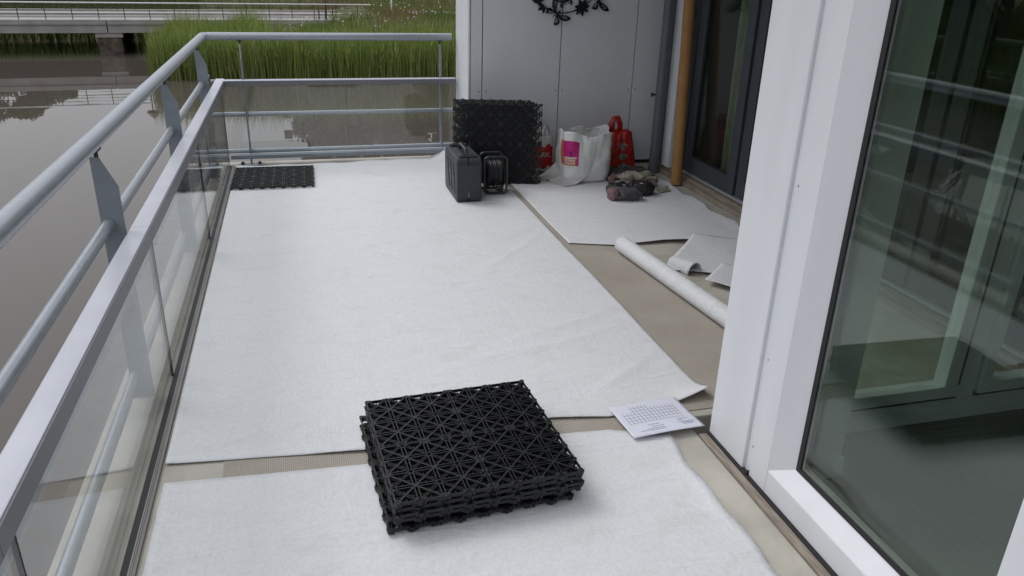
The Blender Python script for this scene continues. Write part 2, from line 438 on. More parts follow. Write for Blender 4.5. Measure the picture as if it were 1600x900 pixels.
g.f = [(j * nx + i, j * nx + i + 1, (j + 1) * nx + i + 1, (j + 1) * nx + i) for j in range(len(ys) - 1) for i in range(nx - 1)]
structure(g.build('ground', 'ground', smooth=True))

# gravel path on the right bank
pth = MB()
def path_pt(u, v):
    x = 6.2 + 24 * u; y = 48.2 + 0.10 * (x - 6) + (v - 0.5) * 1.6
    return (x, y, ground_z(x, y) + 0.06)
pth.grid(path_pt, 40, 4)
structure(pth.build('path', 'gravel', smooth=True))

# terrace slab
structure(MB().box(-0.80, 1.377, -3.0, 6.93, -0.30, 0.0).box(1.377, 3.6, 2.36, 6.93, -0.30, 0.0).build('terrace_floor', 'concrete', bevel=0.006))
mb_ = MB().prism([(-0.35, -1.0), (1.22, -1.0), (1.22, 2.40), (2.02, 2.40), (1.875, 4.15), (1.84, 4.6), (1.84, 6.2), (-0.35, 6.2)], 'z', 0.0002, 0.0045)
structure(mb_.build('floor_membrane', 'membrane'))

# ================================================================== RAILING
RX = -0.705      # tube line, left side
RY = 6.875       # tube line, far side
rail = thing('terrace_railing', (-0.7, 4.0, 0.0), 'grey steel and glass railing along the water edge of the terrace', 'railing')
# handrail: one bent tube
hp = [(RX, -1.2, 1.035)]
hp += [(RX, RY - 0.05, 1.035), (RX + 0.015, RY - 0.015, 1.035), (RX + 0.05, RY, 1.035), (1.305, RY, 1.035)]
MB().tube(hp, 0.031, 20).build('handrail', 'galv', rail, smooth=True, angle=50)
for z in (0.725, 0.415, 0.105):
    MB().tube([(RX, -1.2, z), (RX, RY, z)], 0.021, 14).build('rail_tube', 'galv', rail, smooth=True, angle=50)
    zf = 0.680 if z > 0.7 else z
    MB().tube([(RX + 0.021, RY, zf), (1.335, RY, zf)], 0.019, 14).build('rail_tube', 'galv', rail, smooth=True, angle=50)
# knife-plate posts, side
def side_post(y):
    prof = [(-0.728, -0.28), (-0.650, -0.28), (-0.650, 0.865), (-0.700, 0.978), (-0.728, 0.978)]
    p = MB().prism(prof, 'y', y - 0.005, y + 0.005).build('post', 'steel', rail, bevel=0.0012)
    b = MB().tube([(RX, y, 0.975), (RX, y, 1.012)], 0.0075, 10)
    b.box(RX - 0.016, RX + 0.016, y - 0.022, y + 0.022, 1.000, 1.0065)
    b.build('bracket', 'bolt', p)
    for z in (0.725, 0.415, 0.105):
        c = MB().tube([(RX, y - 0.018, z), (RX, y - 0.0055, z)], 0.0245, 14)
        c.build('collar', 'galv', p, smooth=True, angle=40)
        MB().tube([(RX - 0.012, y - 0.016, z - 0.028), (RX - 0.012, y - 0.006, z - 0.028)], 0.009, 8).build('bolt', 'bolt', p)
for y in (1.26, 2.98, 4.70, 6.42): side_post(y)
# posts, far end
def end_post(x, wall=False):
    prof = [(RY + 0.02, 0.012), (RY - 0.055, 0.012), (RY - 0.055, 0.865), (RY - 0.01, 0.978), (RY + 0.02, 0.978)]
    p = MB().prism(prof, 'x', x - 0.006, x + 0.006).build('post', 'steel', rail, bevel=0.0012)
    b = MB().tube([(x, RY, 0.975), (x, RY, 1.012)], 0.0075, 10)
    b.box(x - 0.022, x + 0.022, RY - 0.016, RY + 0.016, 1.000, 1.0065)
    b.build('bracket', 'bolt', p)
    q = MB().box(x - 0.10, x + 0.10, RY - 0.125, RY - 0.02, 0.0005, 0.0115).build('base_plate', 'steel', p, bevel=0.002)
    for s in (-0.068, 0.068):
        bb = MB().lathe([(0.018, 0.0118), (0.018, 0.015), (0.012, 0.016), (0.012, 0.028), (0.006, 0.031)], (x + s, RY - 0.075, 0), 8)
        bb.build('bolt', 'bolt', p)
for x in (-0.428, 1.205): end_post(x)
# cap rail lengths with joints at the posts
cuts = [-1.2, 1.28, 3.005, 4.73, 6.90]
for a, b in zip(cuts[:-1], cuts[1:]):
    MB().box(-0.641, -0.576, a + 0.0012, b - 0.0012, 0.656, 0.702).build('cap_rail', 'cap', rail, bevel=0.003)
    MB().box(-0.5755, -0.5715, a + 0.0012, b - 0.0012, 0.642, 0.6985).build('cap_bead', 'cap_side', rail)
MB().box(-0.577, 1.325, RY - 0.055 - 0.062, RY - 0.056, 0.668, 0.704).build('cap_rail', 'cap', rail, bevel=0.003)
MB().box(-0.572, 1.325, RY - 0.1185, RY - 0.1173, 0.664, 0.700).build('cap_bead', 'cap_side', rail)
# glass
gc = [-1.2, 1.40, 3.122, 4.885, 6.76]
for a, b in zip(gc[:-1], gc[1:]):
    MB().box(-0.606, -0.596, a + 0.003, b - 0.003, 0.006, 0.6555).build('glass_panel', 'glass_rail', rail)
    MB().box(-0.6065, -0.5955, b - 0.0028, b + 0.0028, 0.006, 0.6555).build('glass_joint', 'rubber', rail)
for a, b in ((-0.585, 0.385), (0.391, 1.325)):
    MB().box(a, b, RY - 0.094, RY - 0.084, 0.085, 0.6675).build('glass_panel', 'glass_rail', rail)
MB().box(-0.585, 1.325, RY - 0.104, RY - 0.074, 0.058, 0.090).build('bottom_profile', 'steel', rail, bevel=0.003)
MB().box(-0.585, 1.325, RY - 0.062, RY - 0.030, 0.064, 0.094).build('bottom_profile', 'cap', rail, bevel=0.003)
MB().box(-0.5955, -0.574, -1.2, 6.75, 0.0005, 0.014).build('glass_gasket', 'rubber', rail)
MB().prism([(-0.574, 0.0005), (-0.574, 0.017), (-0.570, 0.017), (-0.569, 0.0145), (-0.565, 0.0145), (-0.564, 0.0125), (-0.555, 0.011), (-0.554, 0.0005)], 'y', -1.2, 6.75).build('floor_channel', 'edge', rail)

# ================================================================== FAR WALL
FY = 6.35
wall = thing('panel_wall', (2.1, FY + 0.2, 0.0), 'pale grey panelled wall closing the far end of the terrace', 'wall')
MB().box(1.36, 3.60, FY + 0.03, FY + 0.50, 0.0, 2.62).build('wall_core', 'dark_gap', wall)
MB().box(1.344, 1.359, FY - 0.003, FY + 0.515, 0.02, 2.62).build('corner_trim', 'white_clad', wall, bevel=0.002)
seams = [1.3605, 1.461, 2.125, 2.789, 3.56]
for a, b in zip(seams[:-1], seams[1:]):
    p = MB().box(a + 0.004, b - 0.004, FY, FY + 0.022, 0.035, 2.62).build('panel', 'panel', wall, bevel=0.002)
    for x in (a + 0.03, b - 0.03):
        if b - a < 0.15 and x < a + 0.04: continue
        for z in (0.655, 1.42, 2.18):
            MB().lathe([(0.0085, 0.0), (0.0075, -0.003), (0.004, -0.004)], (x, FY - 0.0003, z), 8, 'y').build('screw', 'screw', p)

ew = thing('light_block_wall', (0.3, -1.7, 0.0), 'unseen pale grey panelled house wall added behind the camera to cut light from there', 'wall')  # assumed wall out of view, added to dim faces turned towards the camera
for a, b in ((-0.80, 0.10), (0.108, 0.76), (0.768, 1.42)):
    MB().box(a, b, -1.75, -1.70, 0.002, 2.62).build('panel', 'panel', ew, bevel=0.002)

# downpipe and clip
dp = thing('downpipe', (2.905, 6.02, 0.0), 'slate grey round downpipe standing in the corner by the glazed door', 'pipe')
MB().tube([(2.905, 6.02, 0.001), (2.905, 6.02, 2.6)], 0.041, 20).build('pipe', 'pipe', dp, smooth=True, angle=50)
MB().tube([(2.905, 6.02, 0.001), (2.905, 6.02, 0.05)], 0.046, 20).build('socket', 'pipe', dp, smooth=True, angle=50)
MB().box(2.838, 2.866, 6.014, 6.026, 0.655, 0.668).box(2.826, 2.838, 6.006, 6.034, 0.647, 0.676).build('clip', 'bolt', dp)

# ================================================================== GLAZED DOOR IN THE RECESS
DX = 3.05
door = thing('glazed_door', (DX, 4.5, 0.0), 'dark grey framed glazed sliding door in the shaded recess', 'door')
MB().box(2.965, 3.06, 2.36, 6.20, 0.0005, 0.035).build('sill', 'wood', door, bevel=0.004)
MB().box(3.005, 3.07, 2.36, 6.20, 0.0355, 0.062).build('sill', 'wood', door, bevel=0.003)
MB().box(3.045, 3.10, 2.36, 6.02, 0.0625, 0.072).build('threshold_gap', 'dark_gap', door)
MB().box(3.030, 3.10, 2.36, 6.02, 0.0725, 0.092).build('track', 'track', door, bevel=0.002)
def sash(y0, y1, x0, zb=0.094):
    f = MB().box(x0, x0 + 0.06, y0, y1, zb, zb + 0.125).box(x0, x0 + 0.06, y0, y1, 2.30, 2.40)
    f.box(x0, x0 + 0.06, y0, y0 + 0.105, zb + 0.125, 2.30).box(x0, x0 + 0.06, y1 - 0.105, y1, zb + 0.125, 2.30)
    fo = f.build('sash_frame', 'door_frame', door, bevel=0.003)
    MB().box(x0 + 0.024, x0 + 0.03, y0 + 0.105, y1 - 0.105, zb + 0.125, 2.30).build('pane', 'glass_door', fo)
    b = MB()
    for (ya, yb, za, zc) in ((y0 + 0.105, y1 - 0.105, zb + 0.125, zb + 0.14), (y0 + 0.105, y0 + 0.12, zb + 0.14, 2.3), (y1 - 0.12, y1 - 0.105, zb + 0.14, 2.3)):
        b.box(x0 + 0.012, x0 + 0.022, ya, yb, za, zc)
    b.build('glazing_bead', 'rubber', fo)
sash(4.945, 5.74, 3.04)
sash(4.05, 4.93, 3.055)
sash(3.15, 4.035, 3.04)
sash(2.37, 3.135, 3.055)
MB().box(3.03, 3.12, 5.745, 5.90, 0.094, 2.40).build('jamb', 'door_frame', door, bevel=0.003)
MB().box(3.02, 3.12, 2.36, 6.05, 2.405, 2.62).build('head', 'door_frame', door)
MB().box(2.985, 3.14, 5.905, 6.05, 0.0655, 2.60).build('white_reveal', 'white_clad', door, bevel=0.003)
MB().box(3.03, 3.14, 6.055, 6.345, 0.0, 2.60).build('corner_post', 'door_frame', door)
# room behind the door: curtain and dark walls
rm = thing('inner_room', (5.0, 4.2, 0.0), 'dim room behind the dark glazed door of the recess', 'room')
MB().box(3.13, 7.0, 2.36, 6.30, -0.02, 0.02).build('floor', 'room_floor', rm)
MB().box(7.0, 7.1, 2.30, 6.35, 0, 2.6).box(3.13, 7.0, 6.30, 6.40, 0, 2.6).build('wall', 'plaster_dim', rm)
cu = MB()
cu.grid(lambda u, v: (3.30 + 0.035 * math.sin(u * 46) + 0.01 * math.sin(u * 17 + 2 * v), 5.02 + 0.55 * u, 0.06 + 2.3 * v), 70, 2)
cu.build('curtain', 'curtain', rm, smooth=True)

# ================================================================== NEAR ROOM (white clad) WITH BIG WINDOW
WX = 1.42
WY = 2.235
room = thing('white_clad_room', (2.5, 0.0, 0.0), 'white metal clad room with a large window on the right', 'building')
# cladding corner (a folded sheet box) and trims
MB().box(WX, WX + 0.06, 1.995, WY, 0.012, 2.62).box(WX + 0.06, 1.735, WY - 0.06, WY, 0.012, 2.62).build('cladding_panel', 'white_clad', room, bevel=0.004)
MB().box(WX + 0.012, WX + 0.06, 1.953, 1.9945, 0.0125, 2.62).build('shadow_trim', 'white_clad', room)
win = MB()
win.box(WX + 0.002, WX + 0.07, 1.855, 1.9525, 0.0125, 2.58)        # upright
# upright sloping bead
win.add([(WX + 0.002, 1.855, 0.10), (WX + 0.050, 1.772, 0.155), (WX + 0.07, 1.772, 0.155), (WX + 0.07, 1.855, 0.10),
         (WX + 0.002, 1.855, 2.58), (WX + 0.050, 1.772, 2.50), (WX + 0.07, 1.772, 2.50), (WX + 0.07, 1.855, 2.58)],
        [(0, 1, 5, 4), (1, 2, 6, 5), (2, 3, 7, 6), (3, 0, 4, 7)])
wo_ = win.build('window_frame', 'white_clad', room, bevel=0.003)
wb = MB().prism([(WX + 0.002, 0.0125), (WX + 0.07, 0.0125), (WX + 0.07, 0.155), (WX + 0.050, 0.155), (WX + 0.002, 0.10)], 'y', -1.0, 1.8545)
wb.build('window_frame', 'white_clad', room, bevel=0.003)
MB().prism([(WX + 0.002, 2.6), (WX + 0.07, 2.6), (WX + 0.07, 2.48), (WX + 0.050, 2.48), (WX + 0.002, 2.54)], 'y', -1.0, 1.8545).build('window_frame', 'white_clad', room, bevel=0.003)
MB().box(WX - 0.012, WX + 0.049, 0.80, 1.005, 0.157, 2.47).build('mullion', 'white_clad', room, bevel=0.004)
gk = MB()
gk.box(WX + 0.044, WX + 0.062, 1.752, 1.7715, 0.1555, 2.48).box(WX + 0.044, WX + 0.062, 1.0055, 1.752, 0.1555, 0.172)
gk.build('gasket', 'rubber', room)
gk = MB()
gk.box(WX + 0.050, WX + 0.066, 1.742, 1.7515, 0.1725, 2.48).box(WX + 0.050, WX + 0.066, 1.0055, 1.742, 0.1725, 0.181)
gk.build('spacer_bar', 'screw', room)
MB().box(WX + 0.0465, WX + 0.0505, 1.008, 1.752, 0.1735, 2.476).build('window_pane', 'glass_win', room)
MB().box(WX + 0.0665, WX + 0.0705, 1.008, 1.752, 0.1735, 2.476).build('window_pane', 'glass_win', room)
MB().box(WX + 0.0465, WX + 0.0505, -0.95, 0.798, 0.1735, 2.476).build('window_pane', 'glass_win', room)
for z in (0.46, 1.05, 1.65, 2.2, 0.12):
    MB().lathe([(0.0045, 0.012), (0.004, 0.0095), (0.0015, 0.009)], (WX - 0.0, 1.965, z), 8, 'x').build('screw', 'screw', room)
MB().tube([(WX - 0.004, 1.962, 0.020), (WX + 0.010, 1.962, 0.014)], 0.008, 10).build('drain_plug', 'rubber', room)
# base: timber strip and dark gap
MB().box(1.378, 1.409, -1.0, 2.235, -0.02, 0.006).build('base_strip', 'wood_dark', room)
MB().box(1.4095, 1.480, -1.0, 2.225, -0.03, 0.0118).build('base_gap', 'dark_gap', room)
# inside
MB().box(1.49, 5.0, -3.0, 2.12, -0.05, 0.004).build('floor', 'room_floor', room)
MB().box(1.492, 1.742, 1.895, 2.172, 0.0045, 2.56).build('corner_column', 'plaster', room, bevel=0.003)
MB().box(1.488, 1.752, 1.883, 1.8945, 0.0045, 0.075).box(1.7425, 1.753, 1.8945, 2.09, 0.0045, 0.075).build('skirting', 'plaster', room)
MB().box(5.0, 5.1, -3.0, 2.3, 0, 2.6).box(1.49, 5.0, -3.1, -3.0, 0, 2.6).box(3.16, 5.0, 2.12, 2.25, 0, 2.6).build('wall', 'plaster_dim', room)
MB().box(1.49, 5.0, -3.0, 2.23, 2.58, 2.62).build('ceiling', 'plaster', room)
# window of the room looking into the recess
FW0, FW1 = 2.10, 2.175
fo = MB().box(1.745, 3.15, FW0, FW1, 0.012, 0.115).box(1.745, 3.15, FW0, FW1, 2.40, 2.57)
fo.box(1.745, 1.80, FW0, FW1, 0.115, 2.40).box(2.40, 2.49, FW0, FW1, 0.115, 2.40).box(3.08, 3.15, FW0, FW1, 0.115, 2.40)
f2 = fo.build('rear_window_frame', 'white_clad', room, bevel=0.004)
for a, b in ((1.80, 2.40), (2.49, 3.08)):
    s_ = MB().box(a + 0.006, b - 0.006, FW0 - 0.016, FW1 - 0.03, 0.128, 0.178).box(a + 0.006, a + 0.056, FW0 - 0.016, FW1 - 0.03, 0.178, 2.38)
    s_.box(b - 0.076, b - 0.016, FW0 - 0.016, FW1 - 0.03, 0.178, 2.38).box(a + 0.006, b - 0.006, FW0 - 0.016, FW1 - 0.03, 2.38, 2.395)
    s_.build('sash', 'white_clad', f2, bevel=0.003)
    MB().box(a, b - 0.0, FW0 - 0.008, FW0 + 0.02, 0.1155, 0.1275).box(b - 0.0155, b - 0.001, FW0 - 0.010, FW0 + 0.02, 0.128, 2.38).build('gasket', 'rubber', f2)
    MB().box(a + 0.05, b - 0.07, FW0 + 0.012, FW0 + 0.018, 0.17, 2.385).build('pane', 'glass_door', f2)

# roof slab over room and recess
structure(MB().box(0.95, 7.2, -3.2, 7.1, 2.63, 2.95).build('upper_floor_slab', 'plaster'))

# ================================================================== FLEECE SHEETS
def sheet(name, fn, nu, nv, label, cat='sheet', solid=0.0014, group=None):
    o = MB().grid(fn, nu, nv).build(name, 'fleece', None, smooth=True, solid=solid)
    tag(o, label, cat, group); return o
def lerp(tab, t):
    for (a, va), (b, vb) in zip(tab[:-1], tab[1:]):
        if t <= b: return va + (vb - va) * (t - a) / (b - a)
    return tab[-1][1]
nearA = [(-0.6, 2.475), (-0.2, 2.435), (0.13, 2.395), (0.5, 2.43), (0.85, 2.455), (1.08, 2.415), (1.3, 2.44), (1.6, 2.485)]
def sheetA(u, v):
    x = -0.545 + 2.092 * u
    y0 = lerp(nearA, x); y1 = 6.705 - 0.02 * u
    if u > 0.40: y1 += 0.13 * min(1, (u - 0.40) / 0.45)
    y = y0 + (y1 - y0) * v
    z = 0.0065 + 0.0025 * (1 + nz(x, y, 2.2)) + 0.0035 * max(0, nz(x * 0.8, y, 1.0, 5.0))
    # faint long ripples towards the near right part
    z += 0.006 * max(0, math.sin(3.2 * x + 2.4 * y)) * max(0, 1 - abs(y - 3.3) / 1.3) * max(0, min(1, x * 0.8))
    for (ax_, ay_, an, ln, hh_) in ((0.95, 3.05, 0.35, 0.55, 0.006), (1.15, 3.25, 0.5, 0.4, 0.005), (0.75, 2.75, 0.1, 0.6, 0.004), (0.2, 3.9, -0.15, 0.9, 0.003), (1.2, 4.3, 1.0, 0.5, 0.004), (0.4, 5.1, 0.1, 0.8, 0.003), (1.3, 2.75, 0.8, 0.3, 0.006)):
        ca_, sa_ = math.cos(an), math.sin(an); p_ = (x - ax_) * ca_ + (y - ay_) * sa_; q_ = -(x - ax_) * sa_ + (y - ay_) * ca_ + 0.04 * math.sin(p_ * 5)
        if abs(p_) < ln: z += hh_ * math.exp(-(q_ / 0.028) ** 2) * (1 - (p_ / ln) ** 2)
    cx, cy = 1.547 - x, y - y0                     # curled corner
    r = math.hypot(cx * 1.2, cy * 2.0)
    if r < 0.34: z += 0.05 * (1 - r / 0.34) ** 2
    if v < 0.03: z += 0.006 * max(0, math.sin(x * 7.5 + 0.6)) * (1 - v / 0.03)
    # far edge rides up against the kerb and the wall
    e = max(0, (y - 6.5) / 0.35)
    if e > 0: z += e * (0.012 + 0.010 * math.sin(x * 9) ** 2)
    pk = math.hypot((x - 1.26) / 0.17, (y - 6.80) / 0.22)
    if pk < 1: z += 0.085 * (1 - pk) ** 1.3
    return (x, y, z)
sheet('fleece_sheet', sheetA, 130, 280, 'large white fleece sheet covering most of the terrace floor')
nearB = [(-0.6, 2.365), (-0.2, 2.335), (0.13, 2.318), (0.85, 2.350), (1.05, 2.335), (1.3, 2.235)]
def sheetB(u, v):
    y_far = lerp(nearB, -0.535 + 1.79 * u)
    y = -0.9 + (y_far + 0.9) * v
    xr = 1.253 + 0.008 * math.sin(y * 9.0) + 0.006 * math.sin(y * 23 + 1)
    x = -0.535 + (xr + 0.535) * u
    z = 0.0060 + 0.0022 * (1 + nz(x, y, 2.4, 9.0))
    if u > 0.97: z += 0.006 * (1 + math.sin(y * 11)) * (u - 0.97) / 0.03
    return (x, y, z)
sheet('fleece_sheet', sheetB, 70, 100, 'white fleece strip across the foreground under the flat tile stack')
nearC = [(1.55, 4.40), (1.86, 4.295), (2.2, 4.30), (2.5, 4.25), (2.66, 4.215), (2.95, 4.35)]
def sheetC(u, v):
    x = 1.585 + (2.865 - 1.585) * u
    y0 = lerp(nearC, x); y = y0 + (6.05 - y0) * v
    if u > 0.9:
        x += (0.012 * math.sin(y * 12.5) + 0.009 * math.sin(y * 29 + 1)) * (u - 0.9) / 0.1
    z = 0.0075 + 0.0030 * (1 + nz(x, y, 2.6, 2.0))
    if v < 0.12: z += (0.010 + 0.008 * math.sin(x * 4.5 + 3.4)) * (1 - v / 0.12) ** 1.6 * (1.0 if u > 0.08 else 0.6 + u * 5)
    if u > 0.92: z += (0.006 + 0.006 * math.sin(y * 12.5 + 0.8)) * (u - 0.92) / 0.08
    return (x, y, z)
sheet('fleece_sheet', sheetC, 90, 110, 'smaller white fleece sheet lying in the recess by the glazed door')

# roll of fleece
rdir = (Vector((2.01, 2.55, 0)) - Vector((1.862, 4.19, 0))).normalized()
ra = Vector((1.862, 4.19, 0.056)); rb = ra + rdir * 1.70
rn = Vector((-rdir.y, rdir.x, 0))
def roll_pt(u, v):
    a = 2 * math.pi * 2.6 * u; rad = 0.050 - 0.0017 * (a / 6.283)
    c = ra + (rb - ra) * v
    wob = 0.0012 * nz(v * 20, a, 1.0)
    return tuple(c + rn * (math.cos(a) * (rad + wob)) + Vector((0, 0, math.sin(a) * (rad + wob))))
fr_ = MB().grid(roll_pt, 100, 24).build('fleece_roll', 'fleece', None, smooth=True, solid=0.0012)
tag(fr_, 'long rolled up length of white fleece lying on the ribbed membrane', 'roll')

def scrap(name, pts, label, z0=0.006, amp=0.01, nn=24, lift=None):
    A, B, C_, D = [Vector(p) for p in pts]
    def fn(u, v):
        p = (A * (1 - u) + B * u) * (1 - v) + (D * (1 - u) + C_ * u) * v
        z = z0 + amp * (0.6 + nz(p.x, p.y, 5.0, z0 * 300))
        if lift: z += lift(u, v)
        return (p.x, p.y, z)
    return sheet(name, fn, nn, nn, label, 'scrap')
scrap('fleece_scrap', [(1.985, 3.86, 0), (2.72, 3.42, 0), (2.82, 4.12, 0), (2.43, 4.34, 0)], 'creased grey white fleece scrap overlapping the sheet edge behind the roll', 0.011, 0.012,
      lift=lambda u, v: 0.016 * v * v)
scrap('fleece_scrap', [(2.12, 3.60, 0), (2.45, 3.15, 0), (2.72, 3.45, 0), (2.33, 3.79, 0)], 'flat white fleece offcut nearest the white clad corner', 0.030, 0.008,
      lift=lambda u, v: 0.010 * (1 - u) * v)
sr = MB()
def sroll(u, v):
    a = math.pi * (1.12 * u - 0.06); c = Vector((2.085, 3.935, 0.014)) + Vector((0.06, -0.17, 0)) * v
    n_ = Vector((0.42, 0.16, 0)).normalized(); rad = 0.040 + 0.014 * v
    return tuple(c + n_ * (math.cos(a) * rad) + Vector((0, 0, math.sin(a) * rad)))
so = sr.grid(sroll, 40, 10).build('fleece_scrap', 'fleece', None, smooth=True, solid=0.0015)
tag(so, 'short arched fleece scrap tucked against the long roll', 'scrap')

# ================================================================== DECK TILES
PITCH = 0.0764
def panel_mesh():
    b = MB(); n = 4; s = PITCH * n
    zt = 0.0195
    def rib(x0, y0, x1, y1, w, h, z=zt):
        b.bar((x0, y0, z - h / 2), (x1, y1, z - h / 2), w, h)
    g_ = 0.0014
    for i in range(n + 1):
        c = i * PITCH
        if i in (0, n):
            k = g_ if i == 0 else -g_
            rib(c + k + (0.0015 if i == 0 else -0.0015), 0.003, c + k + (0.0015 if i == 0 else -0.0015), s - 0.003, 0.0036, 0.011)
            rib(0.003, c + k + (0.0015 if i == 0 else -0.0015), s - 0.003, c + k + (0.0015 if i == 0 else -0.0015), 0.0036, 0.011)
        else:
            for j in range(n):
                a0, a1 = j * PITCH + 0.010, (j + 1) * PITCH - 0.010
                for o in (-0.0058, 0.0058):
                    rib(c + o, a0, c + o, a1, 0.0038, 0.010); rib(a0, c + o, a1, c + o, 0.0038, 0.010)
    for i in range(n):
        for j in range(n):
            x0, y0 = i * PITCH, j * PITCH; x1, y1 = x0 + PITCH, y0 + PITCH
            e = 0.006
            if (i + j) % 2 == 0:
                rib(x0 + e, y0 + e, x1 - e, y1 - e, 0.0068, 0.011, zt - 0.0004)
                dx, dy = 1, -1; p, q = (x0 + 0.011, y1 - 0.011), (x1 - 0.011, y0 + 0.011)
            else:
                rib(x0 + e, y1 - e, x1 - e, y0 + e, 0.0068, 0.011, zt - 0.0004)
                dx, dy = 1, 1; p, q = (x0 + 0.011, y0 + 0.011), (x1 - 0.011, y1 - 0.011)
            xm, ym = x0 + PITCH / 2, y0 + PITCH / 2
            rib(xm, y0 + 0.008, xm, y1 - 0.008, 0.0032, 0.006, 0.0115); rib(x0 + 0.008, ym, x1 - 0.008, ym, 0.0032, 0.006, 0.0110)
            o = 0.0036
            px, py = (-dy * o * 0.707, dx * o * 0.707)
            for s_ in (-1, 1):
                rib(p[0] + s_ * px, p[1] + s_ * py, q[0] + s_ * px, q[1] + s_ * py, 0.0030, 0.009, zt - 0.0009)
    for i in range(n + 1):
        for j in range(n + 1):
            cx = min(max(i * PITCH, 0.006), s - 0.006); cy = min(max(j * PITCH, 0.006), s - 0.006)
            if (i + j) % 2 == 0:
                b.lathe([(0.0060, 0.002), (0.0098, zt + 0.0004)], (cx, cy, 0), 8)
            else:                                          # hollow foot, open ring on top
                k0 = len(b.v)
                ro, ri, sg = 0.0125, 0.0075, 8
                for r_, z_ in ((ro * 0.8, 0.0), (ro, zt - 0.002), (ri, zt - 0.002), (ri * 0.8, 0.006)):
                    for t_ in range(sg):
                        a = 2 * math.pi * t_ / sg; b.v.append((cx + r_ * math.cos(a), cy + r_ * math.sin(a), z_))
                for ring in range(3):
                    for t_ in range(sg):
                        t2 = (t_ + 1) % sg
                        b.f.append((k0 + ring * sg + t_, k0 + ring * sg + t2, k0 + (ring + 1) * sg + t2, k0 + (ring + 1) * sg + t_))
    # clip knobs in pairs along the rim
    for i in range(n):
        for t_ in (0.20, 0.86):
            p = (i + t_) * PITCH
            for (x, y) in ((p, 0.004), (p, s - 0.004), (0.004, p), (s - 0.004, p)):
                b.lathe([(0.0062, 0.0015), (0.0074, 0.006), (0.0074, zt), (0.005, zt + 0.002)], (min(max(x, 0.006), s - 0.006), min(max(y, 0.006), s - 0.006), 0), 7)
    me = bpy.data.meshes.new('tile_panel')
    me.from_pydata(b.v, [], b.f); me.materials.append(M['black_plastic'])
    return me
PM = panel_mesh()
TS = 4 * PITCH + 0.0022
def deck_tile(loc, rot, label, group):
    t = thing('deck_tile', loc, label, 'deck tile', group, rot)
    for ix in (-1, 0):
        for iy in (-1, 0):
            p = bpy.data.objects.new('tile_panel', PM); link(p); p.parent = t
            # star pattern continues over the joint
            p.location = (ix * TS + 0.0011, iy * TS + 0.0011, 0)
    return t
ordn = ['topmost', 'second', 'third', 'fourth', 'fifth', 'bottom']
offs = [(0.002, 0.0, 3.3), (-0.002, 0.003, 3.1), (0.003, -0.003, 3.5), (0.0, 0.004, 2.9), (-0.020, 0.036, 3.2), (-0.022, 0.016, 3.1)]
for k in range(6):
    ox, oy, a = offs[k]
    lab = {0: 'black plastic grid deck tile on top of the flat stack in the foreground', 5: 'bottom black grid tile of the flat foreground stack, sticking out to the left'}.get(
        k, 'black grid deck tile, %s from the top of the flat foreground stack' % ordn[k])
    deck_tile((0.474 + ox, 2.232 + oy, 0.0125 + (5 - k) * 0.0212), (R(0.3 * math.sin(k * 2)), R(0.25 * math.cos(k * 3)), R(a)), lab, 'black deck tiles in the flat stack')
# tile laid in the far corner
deck_tile((-0.238, 6.285, 0.0135), (0, 0, R(-1.0)), 'single black grid deck tile laid flat in the far railing corner', 'black deck tiles laid on the floor')
# upright stack leaning at the end wall
ordu = ['front', 'second', 'third', 'fourth', 'fifth', 'sixth', 'seventh', 'eighth', 'rearmost']
LEAN = R(8)
for k in range(9):
    yaw = R(-14 + 3.0 * math.sin(k * 1.9))
    dpt = 0.0275 * k
    cx = 1.500 + dpt * math.sin(R(14)) * 0.6 - 0.007 * k + (0.008 * math.sin(k * 2.7)) + (0.03 if k == 1 else 0)
    cy = 5.862 + dpt
    up_ = 0.306
    m3 = Matrix.Rotation(yaw, 3, 'Z') @ Matrix.Rotation(R(90) - LEAN, 3, 'X')
    e = m3.to_euler()
    dz = m3 @ Vector((0, up_, 0))
    zz = 0.012 + dz.z
    off = m3 @ Vector((0, up_, 0))
    lab = {0: 'front black grid deck tile of the upright stack behind the case', 8: 'rearmost black grid deck tile of the upright stack, nearest the panelled wall'}.get(
        k, 'black grid deck tile, %s from the front of the upright stack' % ordu[k])
    deck_tile((cx + off.x, cy + off.y, zz), e, lab, 'black deck tiles in the upright stack')

# ================================================================== PAPER PLAN
pc = [Vector((1.111, 2.236, 0)), Vector((1.408, 2.248, 0)), Vector((1.387, 2.470, 0)), Vector((1.092, 2.452, 0))]
def paper_pt(u, v, dz=0.0):
    p = (pc[0] * (1 - u) + pc[1] * u) * (1 - v) + (pc[3] * (1 - u) + pc[2] * u) * v
    z = 0.0235 + 0.004 * math.sin(u * 3.1) + 0.006 * u * (1 - v) + 0.003 * v + dz
    # lifted where it rides on the sheet edge
    if v > 0.55: z += 0.006 * (v - 0.55)
    return (p.x, p.y, z)
pap = thing('paper_plan', (1.25, 2.35, 0.0), 'white paper sheet with a printed grid plan lying by the white corner', 'paper')
MB().grid(paper_pt, 24, 16).build('sheet', 'paper', pap, smooth=True, solid=0.0004)
ink = MB()
def ink_strip(u0, v0, u1, v1, w):
    du, dv = u1 - u0, v1 - v0; L_ = math.hypot(du * 0.297, dv * 0.21); nu_, nv_ = -dv * 0.21 / L_ * w / 0.297, du * 0.297 / L_ * w / 0.21
    k = 8
    ink.grid(lambda a, b: paper_pt(u0 + du * a + nu_ * (b - 0.5), v0 + dv * a + nv_ * (b - 0.5), 0.0008), k, 1)
for i in range(15):
    u = 0.10 + i * 0.0545
    ink_strip(u, 0.39 if i < 11 else 0.45, u, 0.90 if 2 < i < 8 else (0.82 if i > 2 else 0.72), 0.0015)
for j in range(6):
    v = 0.39 + j * 0.087
    ink_strip(0.10 if j < 4 else 0.23, v, 0.863 if j < 5 else 0.50, v, 0.0015)
